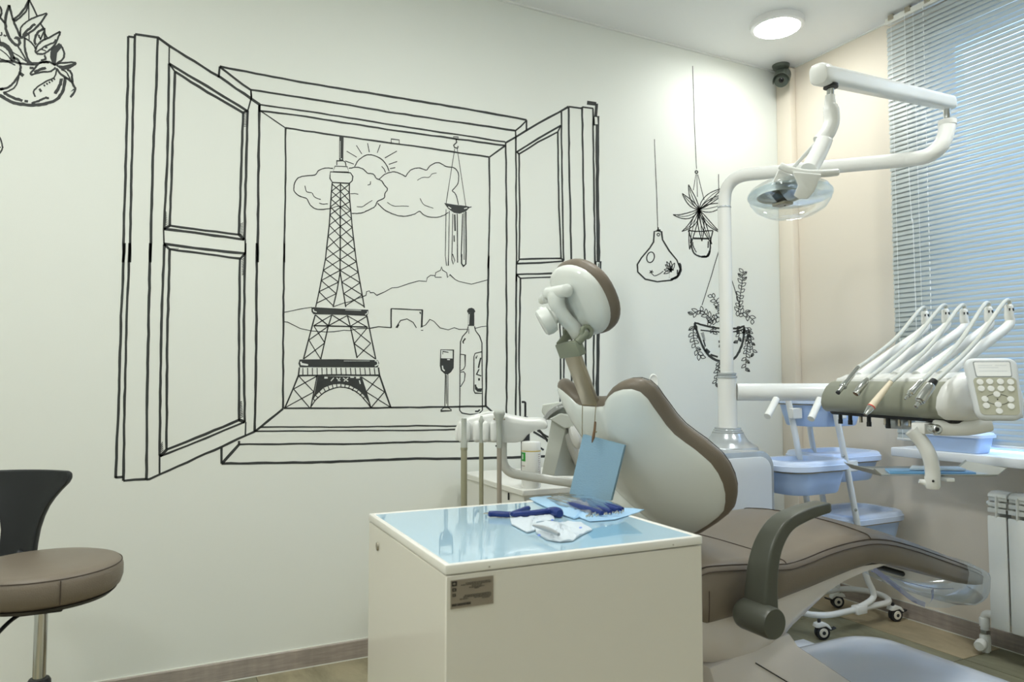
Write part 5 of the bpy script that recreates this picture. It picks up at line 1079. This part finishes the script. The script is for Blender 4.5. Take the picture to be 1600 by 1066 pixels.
m_h1 = M('hose_olive', (158, 156, 132), .45); m_h2 = M('hose_taupe', (166, 158, 146), .45); m_h3 = M('grey_tip', (178, 182, 174), .4)
c, tz_, ze = hose(725, 654, 697, 0, 0, .0088, m_h1, 0); obj('suction_tip', G().lathe([(.0095,ze-.006),(.0095,ze+.012),(.0075,ze+.016),(.0075,tz_),(.0,tz_)], (c.x, c.y, 0), n=18), m_h3, ah)
obj('tip_ring', G().lathe([(.0088,ze-.012),(.0098,ze-.010),(.0098,ze-.004)], (c.x, c.y, 0), n=18), m_h1, ah)
c, tz_, ze = hose(752, 650, 692, 0, 0, .0062, m_h1, .004); obj('saliva_ejector', G().lathe([(.0060,ze),(.0060,tz_-.02),(.0075,tz_-.014),(.0040,tz_-.006),(.003,tz_),(.0,tz_)], (c.x, c.y, 0), n=16), m_h3, ah)
c, tz_, ze = hose(780, 642, 700, 0, 0, .0066, m_h2, 0); obj('suction_valve', G().lathe([(.0078,ze),(.0078,tz_-.050),(.0085,tz_-.03),(.016,tz_-.010),(.016,tz_-.004),(.013,tz_),(.0,tz_)], (c.x, c.y, 0), n=20), m_h3, ah)
for dx in (-8, 8): obj('valve_screw', G().ball(at(780+dx, 655, AD-.05), .0028, 8, 6), m_steel, ah)
obj('valve_screw', G().ball(at(775, 697, AD-.055), .0022, 8, 6), m_rub, ah)
ab = fillet([at(785,686,AD), at(785,738,AD), at(905,757,2.12), at(980,770,2.35)], .05, 8)
obj('arm_tube', G().tube(ab, .0132, 18), m_gloss, ah)
obj('tip_rest', G().tube(curve([at(742,655,AD-.01)+Z3*.008, at(765,650,AD-.01)+Z3*.010, at(790,652,AD-.01)+Z3*.006], 4), .003, 8), m_gloss, hb_)

# ---------------------------------------------------------------- side cabinet by the wall, canister and the machine on it
cz = .68
sc2 = thing('side_cabinet', (-1.68, -.33, 0), 'low white cabinet by the wall behind the suction hoses', 'cabinet')
m_wc = M('side_cabinet_white', (228, 228, 222), .35)
obj('carcass', G().rbox((-1.875,-.575,.06), (-1.44,-.06,cz-.022), .002, 1), m_wc, sc2)
obj('top', G().rbox((-1.885,-.588,cz-.022), (-1.43,-.055,cz), .003, 1), m_wc, sc2)
for i in range(3): 
    dw = obj('drawer_front', G().rbox((-1.868,-.592,.08+i*.19), (-1.447,-.576,.08+i*.19+.184), .002, 1), m_wc, sc2)
    obj('handle', G().tube([(-1.80,-.603,.08+i*.19+.175), (-1.80,-.603,.08+i*.19+.150)], .003, 8), m_black, dw)
obj('handle', G().tube([(-1.880,-.47,.655), (-1.880,-.47,.63)], .003, 8), m_black, sc2)
for x in (-1.85,-1.46):
    for y in (-.55,-.09): obj('foot', G().lathe([(.018,0),(.018,.06)], (x, y, 0), n=14), m_black, sc2)
cq = on(830, 762, 2, cz); cn = thing('wipes_canister', (cq.x, cq.y, cz), 'white wipes canister with a green label on the side cabinet', 'canister')
vx = (cq-CAM); vx.z = 0; vd = vx.normalized(); ds_ = 2.39/2.4*((cq-CAM).dot(_fwd))/FPX
cr_ = 15.2*(cq-CAM).dot(_fwd)/FPX; chh = 72*(cq-CAM).dot(_fwd)/FPX
obj('tub', G().lathe([(.0,0),(cr_*.93,0),(cr_,.004),(cr_,chh*.80),(.0,chh*.80)], (cq.x, cq.y, cz), n=36), m_gloss, cn)
obj('lid', G().lathe([(cr_*.99,chh*.805),(cr_*1.0,chh*.815),(cr_*1.0,chh*.95),(cr_*.95,chh*.99),(cr_*.6,chh),(.0,chh)], (cq.x, cq.y, cz), n=36), m_gloss, cn)
obj('lid_band', G().lathe([(cr_*1.004,chh*.785),(cr_*1.012,chh*.79),(cr_*1.012,chh*.802),(cr_*1.004,chh*.808)], (cq.x, cq.y, cz), n=36), M('band_ochre', (196, 176, 96), .4), cn)
def patch(nm, a0, a1, z0, z1, m):
    base = math.atan2(-vd.y, -vd.x); N = 10; g = G()   # angle measured from the side facing the room
    g.sheet([[(cq.x+cr_*1.006*math.cos(base+a0+(a1-a0)*i/N), cq.y+cr_*1.006*math.sin(base+a0+(a1-a0)*i/N), cz+chh*z) for i in range(N+1)] for z in (z0, z1)])
    return obj(nm, g, m, cn)
m_grn = M('label_green', (40, 150, 52), .4); m_pinkp = M('label_print', (176, 160, 160), .5)
patch('label_green', -1.45, -.62, .58, .77, m_grn); patch('label_white', -1.1, -.95, .62, .73, m_gloss); patch('label_green', -1.5, -.95, .20, .30, m_grn)
patch('label_text', -1.3, -.7, .47, .49, m_pinkp)
for i in range(11): patch('label_text', .78+.03*(i % 3), 1.2-.05*(i % 4), .72-i*.045, .735-i*.045, m_pinkp)
# dark pump sprayer behind the canister
sq = on(829, 750, 2, cz); sp2 = thing('spray_bottle', (sq.x, sq.y+.06, cz), 'small dark pump bottle with a bent spout behind the canister', 'bottle')
bx_, by_ = sq.x+.01, sq.y+.06; s_ = (Vector((bx_, by_, cz))-CAM).dot(_fwd)/FPX; ztop = cz+118*s_
obj('bottle', G().lathe([(.0,0),(.016,0),(.017,.01),(.017,ztop-cz-.10),(.013,ztop-cz-.08),(.010,ztop-cz-.07),(.010,ztop-cz-.055),(.0,ztop-cz-.055)], (bx_, by_, cz), n=20), m_rub, sp2)
obj('spout', G().tube(fillet([(bx_, by_, ztop-.058), (bx_, by_, ztop), tuple(Vector((bx_, by_, ztop))-_rt*.014)], .006), .0042, 12), m_black, sp2)
# angular grey machine
MD = 2.24
m_mach = M('machine_grey', (208, 212, 204), .35)
mc = thing('equipment_box', at(870, 740, MD), 'angular pale grey machine with a printed grey band behind the chair back', 'machine')
ft = [(842,742),(866,656),(881,662),(879,668),(902,672),(918,740),(866,746)]
poly = lambda pts, d: [at(x, y, d) for x, y in pts]
obj('tower', G().loft([poly([(846,742),(862,655),(884,670),(866,744)], MD), poly([(858,742),(868,648),(908,650),(918,744)], MD+.16)]), m_mach, mc, smooth=20, bevel=.003)
obj('slope', G().loft([poly([(858,655),(875,646),(893,650),(897,668),(882,670)], MD-.01), poly([(858,652),(875,640),(900,640),(906,665),(890,668)], MD+.15)]), m_mach, mc, smooth=20, bevel=.003)
obj('head', G().loft([poly([(846,644),(848,632),(872,628),(898,630),(905,645),(880,652),(855,657)], MD+.02), poly([(850,644),(852,634),(876,630),(902,632),(910,646),(885,652),(858,656)], MD+.15)]), m_mach, mc, smooth=20, bevel=.004)
band = curve([at(849,656,MD-.004), at(855,645,MD-.006), at(866,636,MD-.006), at(880,630,MD-.004), at(900,627,MD+.0)], 5)
bo_ = obj('band', G().loft([[p-_fwd*.003, p+_fwd*.03, p+_fwd*.03-Z3*.013+_rt*.004, p-_fwd*.003-Z3*.013+_rt*.004] for p in band]), M('band_grey', (168, 171, 169), .35), mc, smooth=30)
m_lw = M('lettering_white', (232, 234, 232), .5)
pA, pB = at(868.5,634.5,MD-.0165), at(896,628.5,MD-.012); dl = (pB-pA).normalized(); ul = Z3-dl*Z3.dot(dl)
g = G(); rs = random.Random(2)
for dx, dy, w, h in ((0,.000,.0012,.006),(.002,.001,.0012,.006),(.004,0,.0012,.006)): g.add([pA+dl*dx+ul*dy-ul*.008, pA+dl*(dx+w)+ul*dy-ul*.008, pA+dl*(dx+w)+ul*(dy+h)-ul*.008, pA+dl*dx+ul*(dy+h)-ul*.008], [(0,1,2,3)])
x = .010
while x < .05:
    w = rs.uniform(.0012,.003); h = rs.choice((.0026,.0026,.0038)); g.add([pA+dl*x-ul*.007, pA+dl*(x+w)-ul*.007, pA+dl*(x+w)-ul*(.007-h), pA+dl*x-ul*(.007-h)], [(0,1,2,3)]); x += w+.0009
obj('lettering', g, m_lw, bo_, smooth=0, kind='stuff')
obj('arm', G().tube([at(884,676,MD+.02), at(898,706,MD+.05), at(912,735,MD+.08)], [.016,.018,.018], 14), m_gloss, mc)
obj('knob', G().loft([[at(898,680,MD+.0)+_rt*(.017*k*math.cos(a)+.010*math.sin(a)*-1)+Z3*(.044*k*math.sin(a))+_fwd*o_ for a in [2*math.pi*i/24 for i in range(24)]] for k, o_ in ((.5,-.014),(.85,-.008),(1,0),(1,.02),(.8,.026))]), m_gloss, mc)
g = G().tube(curve([at(842,672,MD+.1), at(849,680,MD+.08), at(856,690,MD+.05)], 4), .004, 8); obj('cable', g, m_black, mc)
